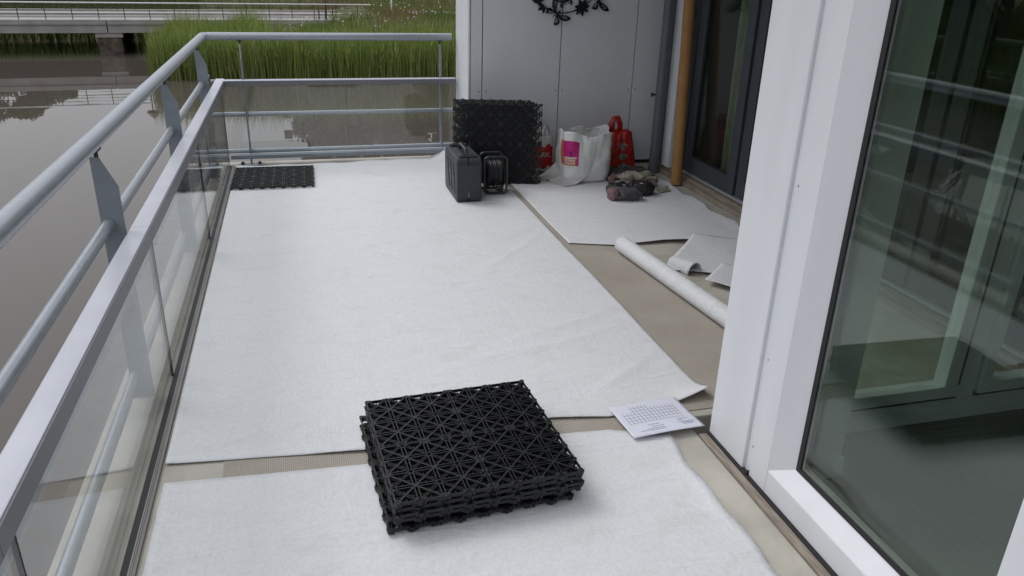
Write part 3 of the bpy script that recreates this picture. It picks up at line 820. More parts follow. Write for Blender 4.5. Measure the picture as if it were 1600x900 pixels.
for (u0, u1, v) in ((0.30, 0.47, 0.28), (0.34, 0.50, 0.22), (0.27, 0.50, 0.165), (0.16, 0.28, 0.135), (0.28, 0.5, 0.12), (0.74, 0.88, 0.32), (0.73, 0.80, 0.285), (0.72, 0.93, 0.225), (0.75, 0.93, 0.19), (0.76, 0.9, 0.155)):
    q = u0
    while q < u1:
        w = random.uniform(0.012, 0.035); ink_strip(q, v, min(q + w, u1), v, 0.0034); q += w + 0.008
ink.build('printed_grid', 'ink', pap)

# ================================================================== TOOL CASE
case = thing('tool_case', (1.15, 5.62, 0.0), 'charcoal plastic tool case standing upright beside the cable reel', 'tool case')
def shell(x0, x1):
    y0, y1, z0, z1 = 5.375, 5.855, 0.0105, 0.335
    c = 0.03
    return MB().prism([(y0 + c * 0.6, z0), (y1 - c, z0), (y1, z0 + c), (y1, z1 - c), (y1 - c, z1), (y0 + c * 0.6, z1), (y0, z1 - c * 0.6), (y0, z0 + c * 0.6)], 'x', x0, x1)
shell(1.058, 1.147).build('half_shell', 'case', case, bevel=0.011)
shell(1.152, 1.243).build('half_shell', 'case', case, bevel=0.011)
shell(1.146, 1.153).build('seam', 'rubber', case)
# ribs on the broad side facing left and pale scuff
rbm = MB()
for k in range(3):
    rbm.bar((1.0555, 5.44 + 0.11 * k, 0.06), (1.0555, 5.50 + 0.11 * k, 0.28), 0.012, 0.005, (1, 0, 0))
rbm.build('moulded_rib', 'case', case, bevel=0.002)
MB().bar((1.0570, 5.50, 0.145), (1.0570, 5.66, 0.195), 0.003, 0.0022, (1, 0, 0)).build('scuff', 'case_scratch', case)
# top: handle well with grip and two latches
hd = MB().tube([(1.150, 5.50, 0.336), (1.150, 5.505, 0.366), (1.150, 5.53, 0.374), (1.150, 5.70, 0.374), (1.150, 5.725, 0.366), (1.150, 5.73, 0.336)], 0.013, 10)
hd.build('handle', 'case', case, smooth=True, angle=60)
for y in (5.43, 5.80):
    q = MB().box(1.085, 1.215, y - 0.024, y + 0.024, 0.3355, 0.352).build('latch', 'case', case, bevel=0.004)
    MB().box(1.105, 1.195, y - 0.015, y + 0.015, 0.3525, 0.356).build('latch_lip', 'rubber', q)
MB().box(1.075, 1.225, 5.37, 5.3745, 0.045, 0.29).build('end_recess', 'case', case, bevel=0.002)
MB().box(1.143, 1.148, 5.3655, 5.3695, 0.05, 0.085).build('scuff', 'case_scratch', case)
for y in (5.42, 5.80):
    MB().box(1.075, 1.225, y - 0.02, y + 0.02, 0.0095, 0.0125).build('foot', 'rubber', case)

# ================================================================== CABLE REEL
reel = thing('cable_reel', (1.39, 5.62, 0.0), 'black cable reel in a tubular frame between the case and the upright tiles', 'cable reel')
def loop(y, x0=1.305, x1=1.478, z0=0.020, z1=0.298, r=0.03):
    pts = []
    for cx_, cz_, a0 in ((x1 - r, z1 - r, 0), (x0 + r, z1 - r, 90), (x0 + r, z0 + r, 180), (x1 - r, z0 + r, 270)):
        for q in range(5):
            a = R(a0 + q * 22.5); pts.append((cx_ + r * math.cos(a), y, cz_ + r * math.sin(a)))
    return pts
MB().tube(loop(5.555), 0.0095, 10, closed=True).build('tube_frame', 'reel_tube', reel, smooth=True)
MB().tube(loop(5.705), 0.0095, 10, closed=True).build('tube_frame', 'reel_tube', reel, smooth=True)
for x in (1.335, 1.45): MB().tube([(x, 5.555, 0.022), (x, 5.705, 0.022)], 0.008, 8).build('foot_bar', 'reel_tube', reel, smooth=True)
MB().lathe([(0.105, -0.066), (0.112, -0.064), (0.112, -0.058), (0.03, -0.056)], (1.392, 5.63, 0.158), 28, 'x').build('flange', 'black_plastic', reel, smooth=True, angle=40)
MB().lathe([(0.03, 0.056), (0.112, 0.058), (0.112, 0.064), (0.105, 0.066)], (1.392, 5.63, 0.158), 28, 'x').build('flange', 'black_plastic', reel, smooth=True, angle=40)
cb = MB()
for k in range(9):
    x = 1.392 - 0.048 + 0.012 * k; rr_ = 0.094 + 0.004 * math.sin(k * 2.2)
    cb.tube([(x + 0.004 * math.sin(a * 1.0), 5.63 + rr_ * math.cos(a), 0.158 + rr_ * math.sin(a)) for a in [2 * math.pi * q / 26 for q in range(26)]], 0.0068, 8, closed=True)
cb.build('wound_cable', 'cable', reel, smooth=True)
MB().lathe([(0.088, -0.055), (0.088, 0.055)], (1.392, 5.63, 0.158), 22, 'x').build('drum', 'black_plastic', reel)
MB().tube([(1.312, 5.63, 0.158), (1.472, 5.63, 0.158)], 0.010, 10).build('axle', 'reel_tube', reel)
for x in (1.312, 1.472): MB().bar((x, 5.562, 0.158), (x, 5.70, 0.158), 0.010, 0.016).build('axle_bracket', 'reel_tube', reel)
MB().tube([(1.392, 5.52, 0.118), (1.375, 5.535, 0.075), (1.40, 5.545, 0.045), (1.43, 5.56, 0.040)], 0.006, 8).build('plug_lead', 'cable', reel, smooth=True)
MB().lathe([(0.013, -0.02), (0.016, 0.0), (0.016, 0.012), (0.009, 0.016)], (1.44, 5.572, 0.052), 10, 'x').build('plug', 'reel_tube', reel)

# ================================================================== BAGS
def bag_fn(cx_, cy_, wx, wy, h, seed, taper=0.0, power=3.2, crump=0.018, topdip=None):
    def fn(u, v, off=0.0):
        a = 2 * math.pi * u
        c, s = math.cos(a), math.sin(a)
        rr_ = 1.0 / ((abs(c) ** power + abs(s) ** power) ** (1 / power))
        sc = 1.0 - taper * v + 0.05 * math.sin(v * math.pi)
        if v < 0.12: sc *= 0.90 + 0.10 * math.sqrt(v / 0.12)
        # long vertical folds, then a few sharp diagonal creases
        n1 = 0.9 * noise.noise(Vector((c * 2.0 + seed, s * 2.0, v * 1.6))) + 0.35 * noise.noise(Vector((c * 6 + seed, s * 6, v * 3.5)))
        n1 += 0.75 * (0.25 - abs(noise.noise(Vector((c * 2.6 - seed, s * 2.6 + v * 1.5, v * 3.4 + 4)))))
        n1 += 0.30 * (0.2 - abs(noise.noise(Vector((c * 5.5 - seed, s * 5.5 - v * 3, v * 7.0 + 1)))))
        d = crump * n1 * (0.35 + 0.65 * v)
        x = cx_ + (c * rr_ * wx * sc) + c * (d + off)
        y = cy_ + (s * rr_ * wy * sc) + s * (d + off)
        hh = h * (1 + (topdip(a) if topdip else 0) * v)
        z = 0.012 + hh * v + 0.012 * n1 * v * v
        return (x, y, z)
    return fn
# big white bag
wb_ = thing('shopping_bag', (2.22, 5.90, 0.0), 'tall white open bag with a magenta print standing before the panelled wall', 'bag')
bf = bag_fn(2.215, 5.90, 0.195, 0.148, 0.395, 1.7, taper=-0.02, power=4.5, crump=0.026, topdip=lambda a: 0.04 * math.sin(a * 2 + 1.0) + 0.03 * math.sin(a * 5))
MB().grid(bf, 96, 44).build('bag_body', 'bag_white', wb_, smooth=True, solid=-0.002)
MB().grid(lambda u, v: tuple(Vector((2.215, 5.90, 0.014)).lerp(Vector(bf(u, 0.03)), v)), 48, 3).build('bag_base', 'bag_white', wb_, smooth=True)
def patch(u0, u1, v0, v1, name, m_, parent, off, fn=bf, nu_=16, nv_=12):
    return MB().grid(lambda a, b: fn(u0 + (u1 - u0) * a, v0 + (v1 - v0) * b, off), nu_, nv_).build(name, m_, parent, smooth=True)
# u = 0.5 is -X side, 0.75 is the side facing the camera
pt_ = patch(0.580, 0.680, 0.36, 0.83, 'print_patch', 'magenta', wb_, 0.0022)
patch(0.540, 0.579, 0.36, 0.85, 'print_edge', 'orange', wb_, 0.0022)
patch(0.586, 0.668, 0.36, 0.505, 'print_band', 'orange', wb_, 0.0034)
patch(0.588, 0.669, 0.50, 0.528, 'print_band', 'print_white', wb_, 0.0040)
for q in range(5):
    patch(0.594 + q * 0.0140, 0.6035 + q * 0.0140, 0.385, 0.485, 'print_letter', 'print_white', wb_, 0.0046, nu_=2, nv_=2)
    patch(0.5970 + q * 0.0140, 0.6005 + q * 0.0140, 0.41, 0.46, 'print_letter', 'magenta', wb_, 0.0054, nu_=2, nv_=2)
for (a, b, c, d) in ((0.634, 0.640, 0.535, 0.60), (0.630, 0.636, 0.59, 0.64), (0.640, 0.646, 0.59, 0.64), (0.640, 0.648, 0.53, 0.548)):
    patch(a, b, c, d, 'print_figure', 'print_black', wb_, 0.0036, nu_=2, nv_=3)
for (s_, t_) in ((0.70, 0.76), (0.20, 0.26)):
    p0, p1 = Vector(bf(s_, 0.99)), Vector(bf(t_, 0.99)); mid = (p0 + p1) / 2 + Vector((0, 0.03 if s_ > 0.5 else -0.03, -0.055 if s_ > 0.5 else 0.02))
    MB().tube([p0, p0.lerp(mid, 0.6), mid, p1.lerp(mid, 0.6), p1], 0.0045, 6).build('handle', 'bag_white', wb_, smooth=True)

# red carrier bag
rb_ = thing('carrier_bag', (2.63, 6.13, 0.0), 'red plastic carrier bag with round grey pictures behind the white bag', 'bag')
rf = bag_fn(2.612, 6.13, 0.165, 0.098, 0.330, 5.3, taper=0.42, power=2.4, crump=0.022)
MB().grid(rf, 80, 40).build('bag_body', 'red', rb_, smooth=True, solid=-0.0015)
MB().grid(lambda u, v: tuple(Vector((2.59, 6.13, 0.365)).lerp(Vector(rf(u, 0.985)), v)), 60, 4).build('bag_fold', 'red', rb_, smooth=True)
for k, (dx, w) in enumerate(((-0.012, 0.055), (0.014, 0.05), (0.0, 0.03))):
    base = Vector((2.555 + 0.01 * k, 6.10 + 0.012 * k, 0.335))
    pts = [base + Vector((-w, 0, 0)), base + Vector((-w * 0.75 + dx, 0, 0.075)), base + Vector((dx - 0.012, 0, 0.132)), base + Vector((dx + 0.012, 0, 0.135)), base + Vector((w * 0.75 + dx, 0, 0.075)), base + Vector((w, 0, 0))]
    MB().tube(pts, [0.016, 0.012, 0.009, 0.009, 0.012, 0.016], 8).build('handle', 'red_light' if k == 2 else 'red', rb_, smooth=True)
def disc(u, v, ru, rv, name, m_, parent, fn, off):
    b = MB(); n_ = 18
    b.v = [fn(u, v, off)] + [fn(u + ru * math.cos(2 * math.pi * q / n_), v + rv * math.sin(2 * math.pi * q / n_), off) for q in range(n_)]
    b.f = [(0, q + 1, (q + 1) % n_ + 1) for q in range(n_)]
    b.build(name, m_, parent, smooth=True)
for v in (0.66, 0.40, 0.15):
    disc(0.765, v, 0.046, 0.085, 'round_picture', 'photo_grey', rb_, rf, 0.004)

# small red and white bag
sb_ = thing('carrier_bag', (1.98, 6.23, 0.0), 'small red and white plastic bag half hidden behind the upright tiles', 'bag')
sf = bag_fn(1.955, 6.225, 0.092, 0.075, 0.30, 9.1, taper=0.12, power=2.5, crump=0.02)
MB().grid(sf, 64, 30).build('bag_body', 'bag_white', sb_, smooth=True, solid=-0.0015)
MB().grid(lambda u, v: sf(u, 0.12 + 0.62 * v + 0.05 * math.sin(u * 40), 0.0025), 64, 16).build('red_print', 'red', sb_, smooth=True)
MB().grid(lambda u, v: tuple(Vector(sf(u, 0.985)).lerp(Vector((1.975 + 0.035 * math.cos(6.28 * u), 6.225 + 0.03 * math.sin(6.28 * u), 0.375 + 0.02 * math.sin(u * 19))), v)), 64, 6).build('knotted_top', 'film', sb_, smooth=True)
txt = bpy.data.curves.new('print_text', 'FONT'); txt.body = 'ARK'; txt.size = 0.06; txt.extrude = 0.0004; txt.align_x = 'CENTER'
to = bpy.data.objects.new('print_text_src', txt); link(to)
dg = bpy.context.evaluated_depsgraph_get(); tm = bpy.data.meshes.new_from_object(to.evaluated_get(dg)); bpy.data.objects.remove(to)
tb = MB()
tb.f = [tuple(p.vertices) for p in tm.polygons]
tb.v = []
for vv in tm.vertices:                       # wrapped on the bag
    u = 0.735 + vv.co.x / (2 * math.pi * 0.088); v = 0.42 + vv.co.y / 0.30
    tb.v.append(sf(u, v, 0.0075 + vv.co.z))
to = tb.build('print_text', 'print_white', sb_)

# curled pale plastic sheet
def film_pt(u, v):
    # a stiff sheet lying as an open scoop, fold ridge in the middle
    A, B, C_, D = Vector((1.835, 5.985, 0.012)), Vector((1.985, 5.655, 0.012)), Vector((2.275, 5.77, 0.155)), Vector((2.03, 6.03, 0.135))
    p = (A * (1 - u) + B * u) * (1 - v) + (D * (1 - u) + C_ * u) * v
    p.z += -0.05 * math.sin(math.pi * v) * (0.4 + 0.6 * u) + 0.018 * math.exp(-((u - 0.45) / 0.07) ** 2)
    r = 0.09 * math.sin(math.pi * u) * v
    p.x += r * 0.4; p.y += r * 0.2
    p.z = max(p.z, 0.013 + 0.004 * u)
    return tuple(p)
fo_ = MB().grid(film_pt, 40, 30).build('plastic_sheet', 'film', None, smooth=True, solid=0.0012)
tag(fo_, 'curled pale plastic sheet leaning at the foot of the white bag', 'plastic sheet')

# ================================================================== GLOVES, KNEE PADS, CLOTHS
def blob(cx_, cy_, cz_, rx, ry, rz, seed, amp, freq, rot=0.0, nu_=40, nv_=20, floor=0.0125, px=2.0):
    b = MB(); cr, sr_ = math.cos(rot), math.sin(rot)
    def fn(u, v):
        a = 2 * math.pi * u; t = math.pi * (v - 0.5)
        d = Vector((math.cos(a) * math.cos(t), math.sin(a) * math.cos(t), math.sin(t)))
        k = 1.0 / ((abs(d.x) ** px + abs(d.y) ** px + abs(d.z) ** px) ** (1 / px))
        n_ = 1 + amp * (noise.noise(d * freq + Vector((seed, 0, 0))) - 0.7 * abs(noise.noise(d * freq * 1.7 + Vector((0, seed, 0)))))
        x, y, z = d.x * rx * k * n_, d.y * ry * k * n_, d.z * rz * k * n_
        return (cx_ + x * cr - y * sr_, cy_ + x * sr_ + y * cr, max(cz_ + z, floor))
    return b.grid(fn, nu_, nv_)
gl = thing('work_gloves', (2.31, 5.24, 0.0), 'grey and pink folded work gloves lying in front on the recess sheet', 'gloves')
blob(2.345, 5.245, 0.052, 0.092, 0.058, 0.046, 2.0, 0.22, 2.2, R(-6), px=3.2).build('glove_palm', 'glove_grey', gl, smooth=True)
blob(2.235, 5.265, 0.052, 0.040, 0.062, 0.046, 4.0, 0.25, 2.4, R(10), px=2.6).build('glove_cuff', 'glove_pink', gl, smooth=True)
blob(2.30, 5.265, 0.080, 0.075, 0.042, 0.024, 6.0, 0.3, 2.4, R(-14), px=2.4).build('glove_back', 'glove_grey', gl, smooth=True)
for k in range(4):
    b = MB(); x0 = 2.352 + 0.012 * k
    yy = 5.200 + 0.022 * k
    b.tube([(2.36, yy + 0.012, 0.074 - 0.004 * k), (2.40, yy + 0.002, 0.080 - 0.006 * k), (2.432, yy - 0.004, 0.064 - 0.005 * k), (2.440, yy - 0.006, 0.036)], [0.012, 0.0125, 0.0115, 0.009], 8)
    b.build('finger', 'glove_grey', gl, smooth=True)
MB().tube([(2.27, 5.205, 0.070), (2.30, 5.190, 0.052), (2.345, 5.186, 0.038)], [0.014, 0.0135, 0.010], 8).build('thumb', 'glove_grey', gl, smooth=True)
MB().bar((2.295, 5.186, 0.05), (2.43, 5.180, 0.048), 0.004, 0.007).build('seam', 'glove_pink', gl)
def knee_pad(cx_, cy_, rot, label, s=1.0):
    k = thing('knee_pad', (cx_, cy_, 0.0), label, 'knee pad', 'black knee pads by the bags')
    blob(cx_, cy_, 0.046, 0.105 * s, 0.078 * s, 0.056 * s, cx_ * 9, 0.10, 1.6, rot, px=2.3).build('shell', 'knee', k, smooth=True)
    d = Vector((math.cos(rot), math.sin(rot), 0)); n_ = Vector((-d.y, d.x, 0)); c = Vector((cx_, cy_, 0))
    for t_ in (-0.05, 0.045):
        pts = [c + d * t_ * s + n_ * (0.081 * s * math.cos(a)) + Vector((0, 0, 0.016 + 0.090 * s * math.sin(a))) for a in [math.pi * q / 10 for q in range(11)]]
        MB().tube(pts, 0.0065, 6).build('strap', 'rubber', k, smooth=True)
    p = c - n_ * 0.050 * s + d * 0.012 + Vector((0, 0, 0.0860 * s))
    MB().bar(p - d * 0.011, p + d * 0.011, 0.026, 0.003, (-n_ * 0.7 + Vector((0, 0, 0.7)))).build('tag', 'tag', k)
knee_pad(2.505, 5.395, R(-28), 'larger black knee pad right of the grey gloves', 1.12)
knee_pad(2.330, 5.395, R(14), 'smaller black knee pad just behind the grey gloves', 1.0)
bc = blob(2.555, 5.595, 0.050, 0.155, 0.075, 0.075, 3.3, 0.45, 2.3, R(-14), 56, 28, px=2.6).build('crumpled_cloth', 'beige_cloth', None, smooth=True)
tag(bc, 'crumpled beige cloth behind the black knee pads', 'cloth')
bc = MB().grid(lambda u, v: (2.66 + 0.10 * u + 0.01 * v, 5.36 + 0.10 * v + 0.03 * u, 0.014 + 0.035 * (1 - abs(2 * v - 1)) * (0.5 + 0.5 * u) + 0.006 * nz(u, v, 6)), 14, 14).build('crumpled_cloth', 'beige_cloth', None, smooth=True, solid=0.003)
tag(bc, 'small folded beige rag to the right of the knee pads', 'cloth')
dc = blob(2.60, 5.80, 0.035, 0.190, 0.095, 0.075, 8.3, 0.5, 2.8, R(-10), 64, 30, px=2.3).build('crumpled_cloth', 'dark_cloth', None, smooth=True)
tag(dc, 'dark patterned garment heaped at the foot of the red bag', 'cloth')
pk_ = blob(2.415, 5.72, 0.030, 0.045, 0.045, 0.050, 5.1, 0.4, 2.5, 0.3, 36, 18).build('crumpled_cloth', 'glove_pink', None, smooth=True)
tag(pk_, 'pinkish rag between the white bag and the beige cloth', 'cloth')

# cardboard tube leaning in the corner
ct = thing('cardboard_tube', (2.925, 5.60, 0.0), 'tall brown cardboard tube leaning upright by the glazed door', 'tube')
b0, b1 = Vector((2.918, 5.60, 0.002)), Vector((2.985, 5.905, 2.33))
tube_ = MB(); d_ = (b1 - b0).normalized()
k0 = len(tube_.v); sg = 28
uu = d_.orthogonal().normalized(); ww = d_.cross(uu)
for (p, r_) in ((b0, 0.044), (b1, 0.044), (b1, 0.038), (b0, 0.038)):
    for t_ in range(sg):
        a = 2 * math.pi * t_ / sg; tube_.v.append(tuple(p + (uu * math.cos(a) + ww * math.sin(a)) * r_))
for ring in range(4):
    for t_ in range(sg):
        t2 = (t_ + 1) % sg; r2 = (ring + 1) % 4
        tube_.f.append((ring * sg + t_, ring * sg + t2, r2 * sg + t2, r2 * sg + t_))
zmin = min(p[2] for p in tube_.v); tube_.v = [(p[0], p[1], p[2] - zmin + 0.001) for p in tube_.v]
tube_.build('tube_wall', 'cardboard', ct, smooth=True, angle=50)
sp_ = MB()
pts = []
for q in range(120):
    t_ = q / 119; a = t_ * 2 * math.pi * 3.4
    pts.append(b0 + d_ * (0.03 + 2.28 * t_) + (uu * math.cos(a) + ww * math.sin(a)) * 0.0436)
sp_.tube(pts, 0.0009, 4).build('spiral_seam', 'wood_dark', ct)

# ================================================================== WALL WREATH
wr = thing('wall_wreath', (2.12, FY - 0.02, 1.61), 'black wrought iron wreath of butterflies and leaves on the panelled wall', 'wall ornament')
cz, rw = 1.612, 0.338
WYp = FY - 0.016
MB().tube([(2.12 + rw * math.cos(a), WYp, cz + rw * math.sin(a)) for a in [2 * math.pi * q / 64 for q in range(64)]], 0.0045, 6, closed=True).build('ring', 'iron', wr, smooth=True)
MB().tube([(2.12 + (rw - 0.012 + 0.012 * math.sin(3 * a)) * math.cos(a), WYp - 0.004, cz + (rw - 0.012 + 0.012 * math.sin(3 * a)) * math.sin(a)) for a in [2 * math.pi * q / 90 for q in range(90)]], 0.003, 6, closed=True).build('vine', 'iron', wr, smooth=True)
def plate(poly, c, rot, s, y, name, parent, hole=None):
    b = MB(); cr, sr_ = math.cos(rot), math.sin(rot)
    P = [(c[0] + (u * cr - w * sr_) * s, c[1] + (u * sr_ + w * cr) * s) for u, w in poly]
    if hole is None:
        b.prism(P, 'y', y - 0.002, y + 0.002)
    else:                                                    # outline band with an open middle
        gx = sum(p[0] for p in P) / len(P); gz = sum(p[1] for p in P) / len(P)
        Q = [(gx + (p[0] - gx) * hole, gz + (p[1] - gz) * hole) for p in P]; n_ = len(P)
        vs_ = [(p[0], y - 0.002, p[1]) for p in P] + [(p[0], y - 0.002, p[1]) for p in Q] + [(p[0], y + 0.002, p[1]) for p in P] + [(p[0], y + 0.002, p[1]) for p in Q]
        fs_ = []
        for i in range(n_):
            j = (i + 1) % n_
            fs_ += [(i, j, n_ + j, n_ + i), (2 * n_ + i, 3 * n_ + i, 3 * n_ + j, 2 * n_ + j), (i, 2 * n_ + i, 2 * n_ + j, j), (n_ + i, n_ + j, 3 * n_ + j, 3 * n_ + i)]
        b.add(vs_, fs_)
    return b.build(name, 'iron', parent)
fore = [(0.0, 0.0), (0.25, 0.10), (0.62, 0.52), (0.98, 0.70), (1.05, 0.52), (0.92, 0.20), (0.60, -0.06), (0.2, -0.08)]
hind = [(0.0, -0.02), (0.35, -0.10), (0.68, -0.20), (0.74, -0.46), (0.58, -0.72), (0.42, -0.60), (0.22, -0.34)]
def butterfly(c, rot, s):
    b = MB().tube([(c[0] - 0.45 * s * math.sin(-rot), WYp - 0.010, c[1] - 0.45 * s * math.cos(rot)), (c[0], WYp - 0.012, c[1]), (c[0] + 0.4 * s * math.sin(-rot), WYp - 0.010, c[1] + 0.4 * s * math.cos(rot))], [0.003, 0.006, 0.004], 6)
    o = b.build('butterfly', 'iron', wr, smooth=True)
    for sgn in (1, -1):
        for pl in (fore, hind):
            plate([(u * sgn, w) for u, w in pl], c, rot, s, WYp - 0.010, 'wing', o, 0.50)
            plate([(u * sgn * 0.40 + 0.33 * sgn, w * 0.36 + (0.12 if pl is fore else -0.18)) for u, w in pl], c, rot, s, WYp - 0.010, 'wing_spot', o, 0.45)
leaf_ = [(0, 0), (0.25, 0.20), (0.55, 0.24), (1.0, 0.0), (0.55, -0.22), (0.25, -0.18)]
def leaf_group(c, rot, s, n_=3):
    for k in range(n_):
        plate(leaf_, c, rot + (k - 1) * 0.95, s * 1.35, WYp - 0.008 - 0.002 * k, 'leaf', wr)
butterfly((2.070, 1.272), R(-52), 0.105)
butterfly((2.135, 1.370), R(20), 0.075)
butterfly((2.425, 1.385), R(-78), 0.105)
butterfly((1.80, 1.50), R(60), 0.085)
butterfly((2.12, 1.95), R(10), 0.09)
leaf_group((1.955, 1.325), R(215), 0.045); leaf_group((1.93, 1.355), R(115), 0.06)
leaf_group((2.285, 1.318), R(120), 0.055); leaf_group((2.275, 1.312), R(285), 0.05); leaf_group((2.29, 1.32), R(10), 0.045)
for a in (20, 60, 115, 150, 190): leaf_group((2.12 + rw * math.cos(R(a)), cz + rw * math.sin(R(a))), R(a + 60), 0.055)

# ================================================================== BRIDGE
bd = Vector((0.995, 0.0998, 0)); bn = Vector((-0.0998, 0.995, 0)); BP = Vector((-13.0, 42.8, 0))
bridge = thing('road_bridge', (-9.0, 46.0, WZ), 'low grey concrete road bridge with thin railings across the water', 'bridge')
def bpt(s, t, z): q = BP + bd * s + bn * t; return (q.x, q.y, z)
def bbox(b, s0, s1, t0, t1, z0, z1):
    p = [bpt(s0, t0, z0), bpt(s1, t0, z0), bpt(s1, t1, z0), bpt(s0, t1, z0), bpt(s0, t0, z1), bpt(s1, t0, z1), bpt(s1, t1, z1), bpt(s0, t1, z1)]
    return b.add(p, [(3, 2, 1, 0), (4, 5, 6, 7), (0, 1, 5, 4), (1, 2, 6, 5), (2, 3, 7, 6), (3, 0, 4, 7)])
SJ = 4.32                 # expansion joint
for s0, s1 in ((-40, SJ - 0.025), (SJ + 0.025, 18.0)):
    bbox(MB(), s0, s1, 0.0, 0.30, -2.08, -1.70).build('edge_beam', 'concrete_grey', bridge)
    bbox(MB(), s0, s1, -0.06, 0.42, -1.695, -1.475).build('kerb', 'concrete_grey', bridge)
    bbox(MB(), s0, s1, 6.5, 6.9, -2.08, -1.40).build('far_kerb', 'concrete_grey', bridge)
bbox(MB(), -40, 18, 0.305, 6.495, -1.95, -1.60).build('roadway', 'asphalt', bridge)
bbox(MB(), -40, 18, 0.43, 1.7, -1.598, -1.52).build('footway', 'concrete_grey', bridge)
bbox(MB(), -40, 18, 5.2, 6.49, -1.598, -1.50).build('footway', 'concrete_grey', bridge)
bbox(MB(), 3.82, 4.86, 0.10, 6.7, WZ - 0.8, -2.30).build('pier', 'pier', bridge)
bbox(MB(), 3.74, 4.94, 0.06, 6.75, -2.295, -2.085).build('pier_head', 'concrete_grey', bridge)
bbox(MB(), 6.05, 7.4, 0.25, 6.7, WZ - 0.5, -2.085).build('abutment', 'concrete_grey', bridge)
s = 0.62 - 1.133 * 12
while s < 17.2:
    for t_, z0 in ((0.18, -1.475), (6.7, -1.40)):
        MB().bar(bpt(s, t_, z0), bpt(s, t_, z0 + 0.745), 0.035, 0.035, bn).build('post', 'bridge_post', bridge)
    s += 1.133
for t_, z0 in ((0.18, -1.475), (6.7, -1.40)):
    MB().tube([bpt(-40, t_, z0 + 0.765), bpt(17.2, t_, z0 + 0.765)], 0.032, 8).build('handrail', 'rail_white', bridge, smooth=True)
    for k in range(4):
        MB().tube([bpt(-40, t_, z0 + 0.13 + 0.155 * k), bpt(17.2, t_, z0 + 0.13 + 0.155 * k)], 0.010, 6).build('rail_wire', 'bridge_post', bridge)

# ================================================================== VEGETATION
def blades(name, P, H, W, lean, cols, material='leaf', kind='stuff', curve=0.4, label=None, cat=None, seg=2):
    """grass-like blades as one mesh: P (n,3) base points"""
    n_ = len(P)
    az = rng.uniform(0, 2 * np.pi, n_)
    side = np.stack([np.cos(az), np.sin(az), np.zeros(n_)], 1)
    la = rng.uniform(0, 2 * np.pi, n_)
    ld = np.stack([np.cos(la), np.sin(la), np.zeros(n_)], 1) * (lean * rng.uniform(0.2, 1, n_))[:, None]
    V = []; F = []
    rows = []
    for k in range(seg + 1):
        t = k / seg
        c = P + np.array([0, 0, 1]) * (H * t)[:, None] + ld * (H * t ** (1 + curve))[:, None]
        w = (W * (1 - 0.92 * t ** 1.3))[:, None] * 0.5
        rows.append(c - side * w); rows.append(c + side * w)
    V = np.stack(rows, 1).reshape(-1, 3)
    m_ = 2 * (seg + 1)
    base = (np.arange(n_) * m_)[:, None]
    fs_ = []
    for k in range(seg):
        fs_.append(base + np.array([2 * k, 2 * k + 1, 2 * k + 3, 2 * k + 2]))
    F = np.stack(fs_, 1).reshape(-1, 4)
    me = bpy.data.meshes.new(name)
    me.vertices.add(len(V)); me.vertices.foreach_set('co', V.astype(np.float32).ravel())
    me.loops.add(F.size); me.loops.foreach_set('vertex_index', F.astype(np.int32).ravel())
    me.polygons.add(len(F)); me.polygons.foreach_set('loop_start', (np.arange(len(F)) * 4).astype(np.int32)); me.polygons.foreach_set('loop_total', np.full(len(F), 4, np.int32))
    me.update(calc_edges=True)
    ca = me.attributes.new('col', 'FLOAT_COLOR', 'POINT')
    cc = np.concatenate([np.repeat(cols, m_, 0), np.ones((n_ * m_, 1))], 1)
    ca.data.foreach_set('color', cc.astype(np.float32).ravel())
    me.materials.append(M[material])
    o = bpy.data.objects.new(name, me); link(o)
    return tag(o, label, cat, None, kind)
def mixcol(a, b, n_, jit=0.25):
    t = rng.uniform(0, 1, (n_, 1)); c = np.array(a) * (1 - t) + np.array(b) * t
    return c * rng.uniform(1 - jit, 1 + jit, (n_, 1))
def scatter(n_, x0, x1, y0, y1, test):
    out = []
    while len(out) < n_:
        x = random.uniform(x0, x1); y = random.uniform(y0, y1)
        if test(x, y): out.append((x, y, ground_z(x, y)))
    return np.array(out)
def reed_zone(x, y):
    d1, d2 = land(x, y)
    return -0.35 < d1 < 4.2 and random.random() < (1.0 if d1 < 2.8 else (4.2 - d1) / 1.4)
P = scatter(15000, -7.5, 16, 33.4, 44, reed_zone)
P[:, 2] = np.maximum(P[:, 2], WZ - 0.02)
tall = np.array([1.0 + 0.26 * nz(p[0], p[1], 0.45, 1.0) + 0.25 * nz(p[0], p[1], 1.9, 5.0) for p in P])
blades('reeds', P, (1.75 * tall) * rng.uniform(0.75, 1.15, len(P)), np.full(len(P), 0.034), 0.20, mixcol((0.10, 0.17, 0.028), (0.29, 0.34, 0.09), len(P), 0.45),
       label='dense green reeds standing along the water edge', cat='reeds', curve=0.9, seg=3)
Q = P[rng.choice(len(P), 14000)].copy(); Q[:, 0] += rng.normal(0, 0.05, len(Q)); Q[:, 2] = np.maximum(Q[:, 2], WZ) + rng.uniform(0.25, 1.35, len(Q))
blades('reed_leaves', Q, rng.uniform(0.22, 0.55, len(Q)), np.full(len(Q), 0.042), 1.1, mixcol((0.10, 0.17, 0.03), (0.24, 0.30, 0.08), len(Q), 0.4), label='drooping green leaves of the reed bed', cat='reeds', curve=0.8)
Q = P[rng.choice(len(P), 1300)].copy(); Q[:, 2] = np.maximum(Q[:, 2], WZ)
blades('dead_reeds', Q, rng.uniform(0.9, 2.3, len(Q)), np.full(len(Q), 0.022), 0.28, mixcol((0.22, 0.17, 0.09), (0.36, 0.29, 0.17), len(Q)), label='straw coloured dead stems among the green reeds', cat='reeds')
def shoot_zone(x, y):
    d1, d2 = land(x, y); return -0.55 < d1 < 0.8
P = scatter(2600, -7.5, 14, 33.2, 44, shoot_zone)
P[:, 2] = WZ - 0.02
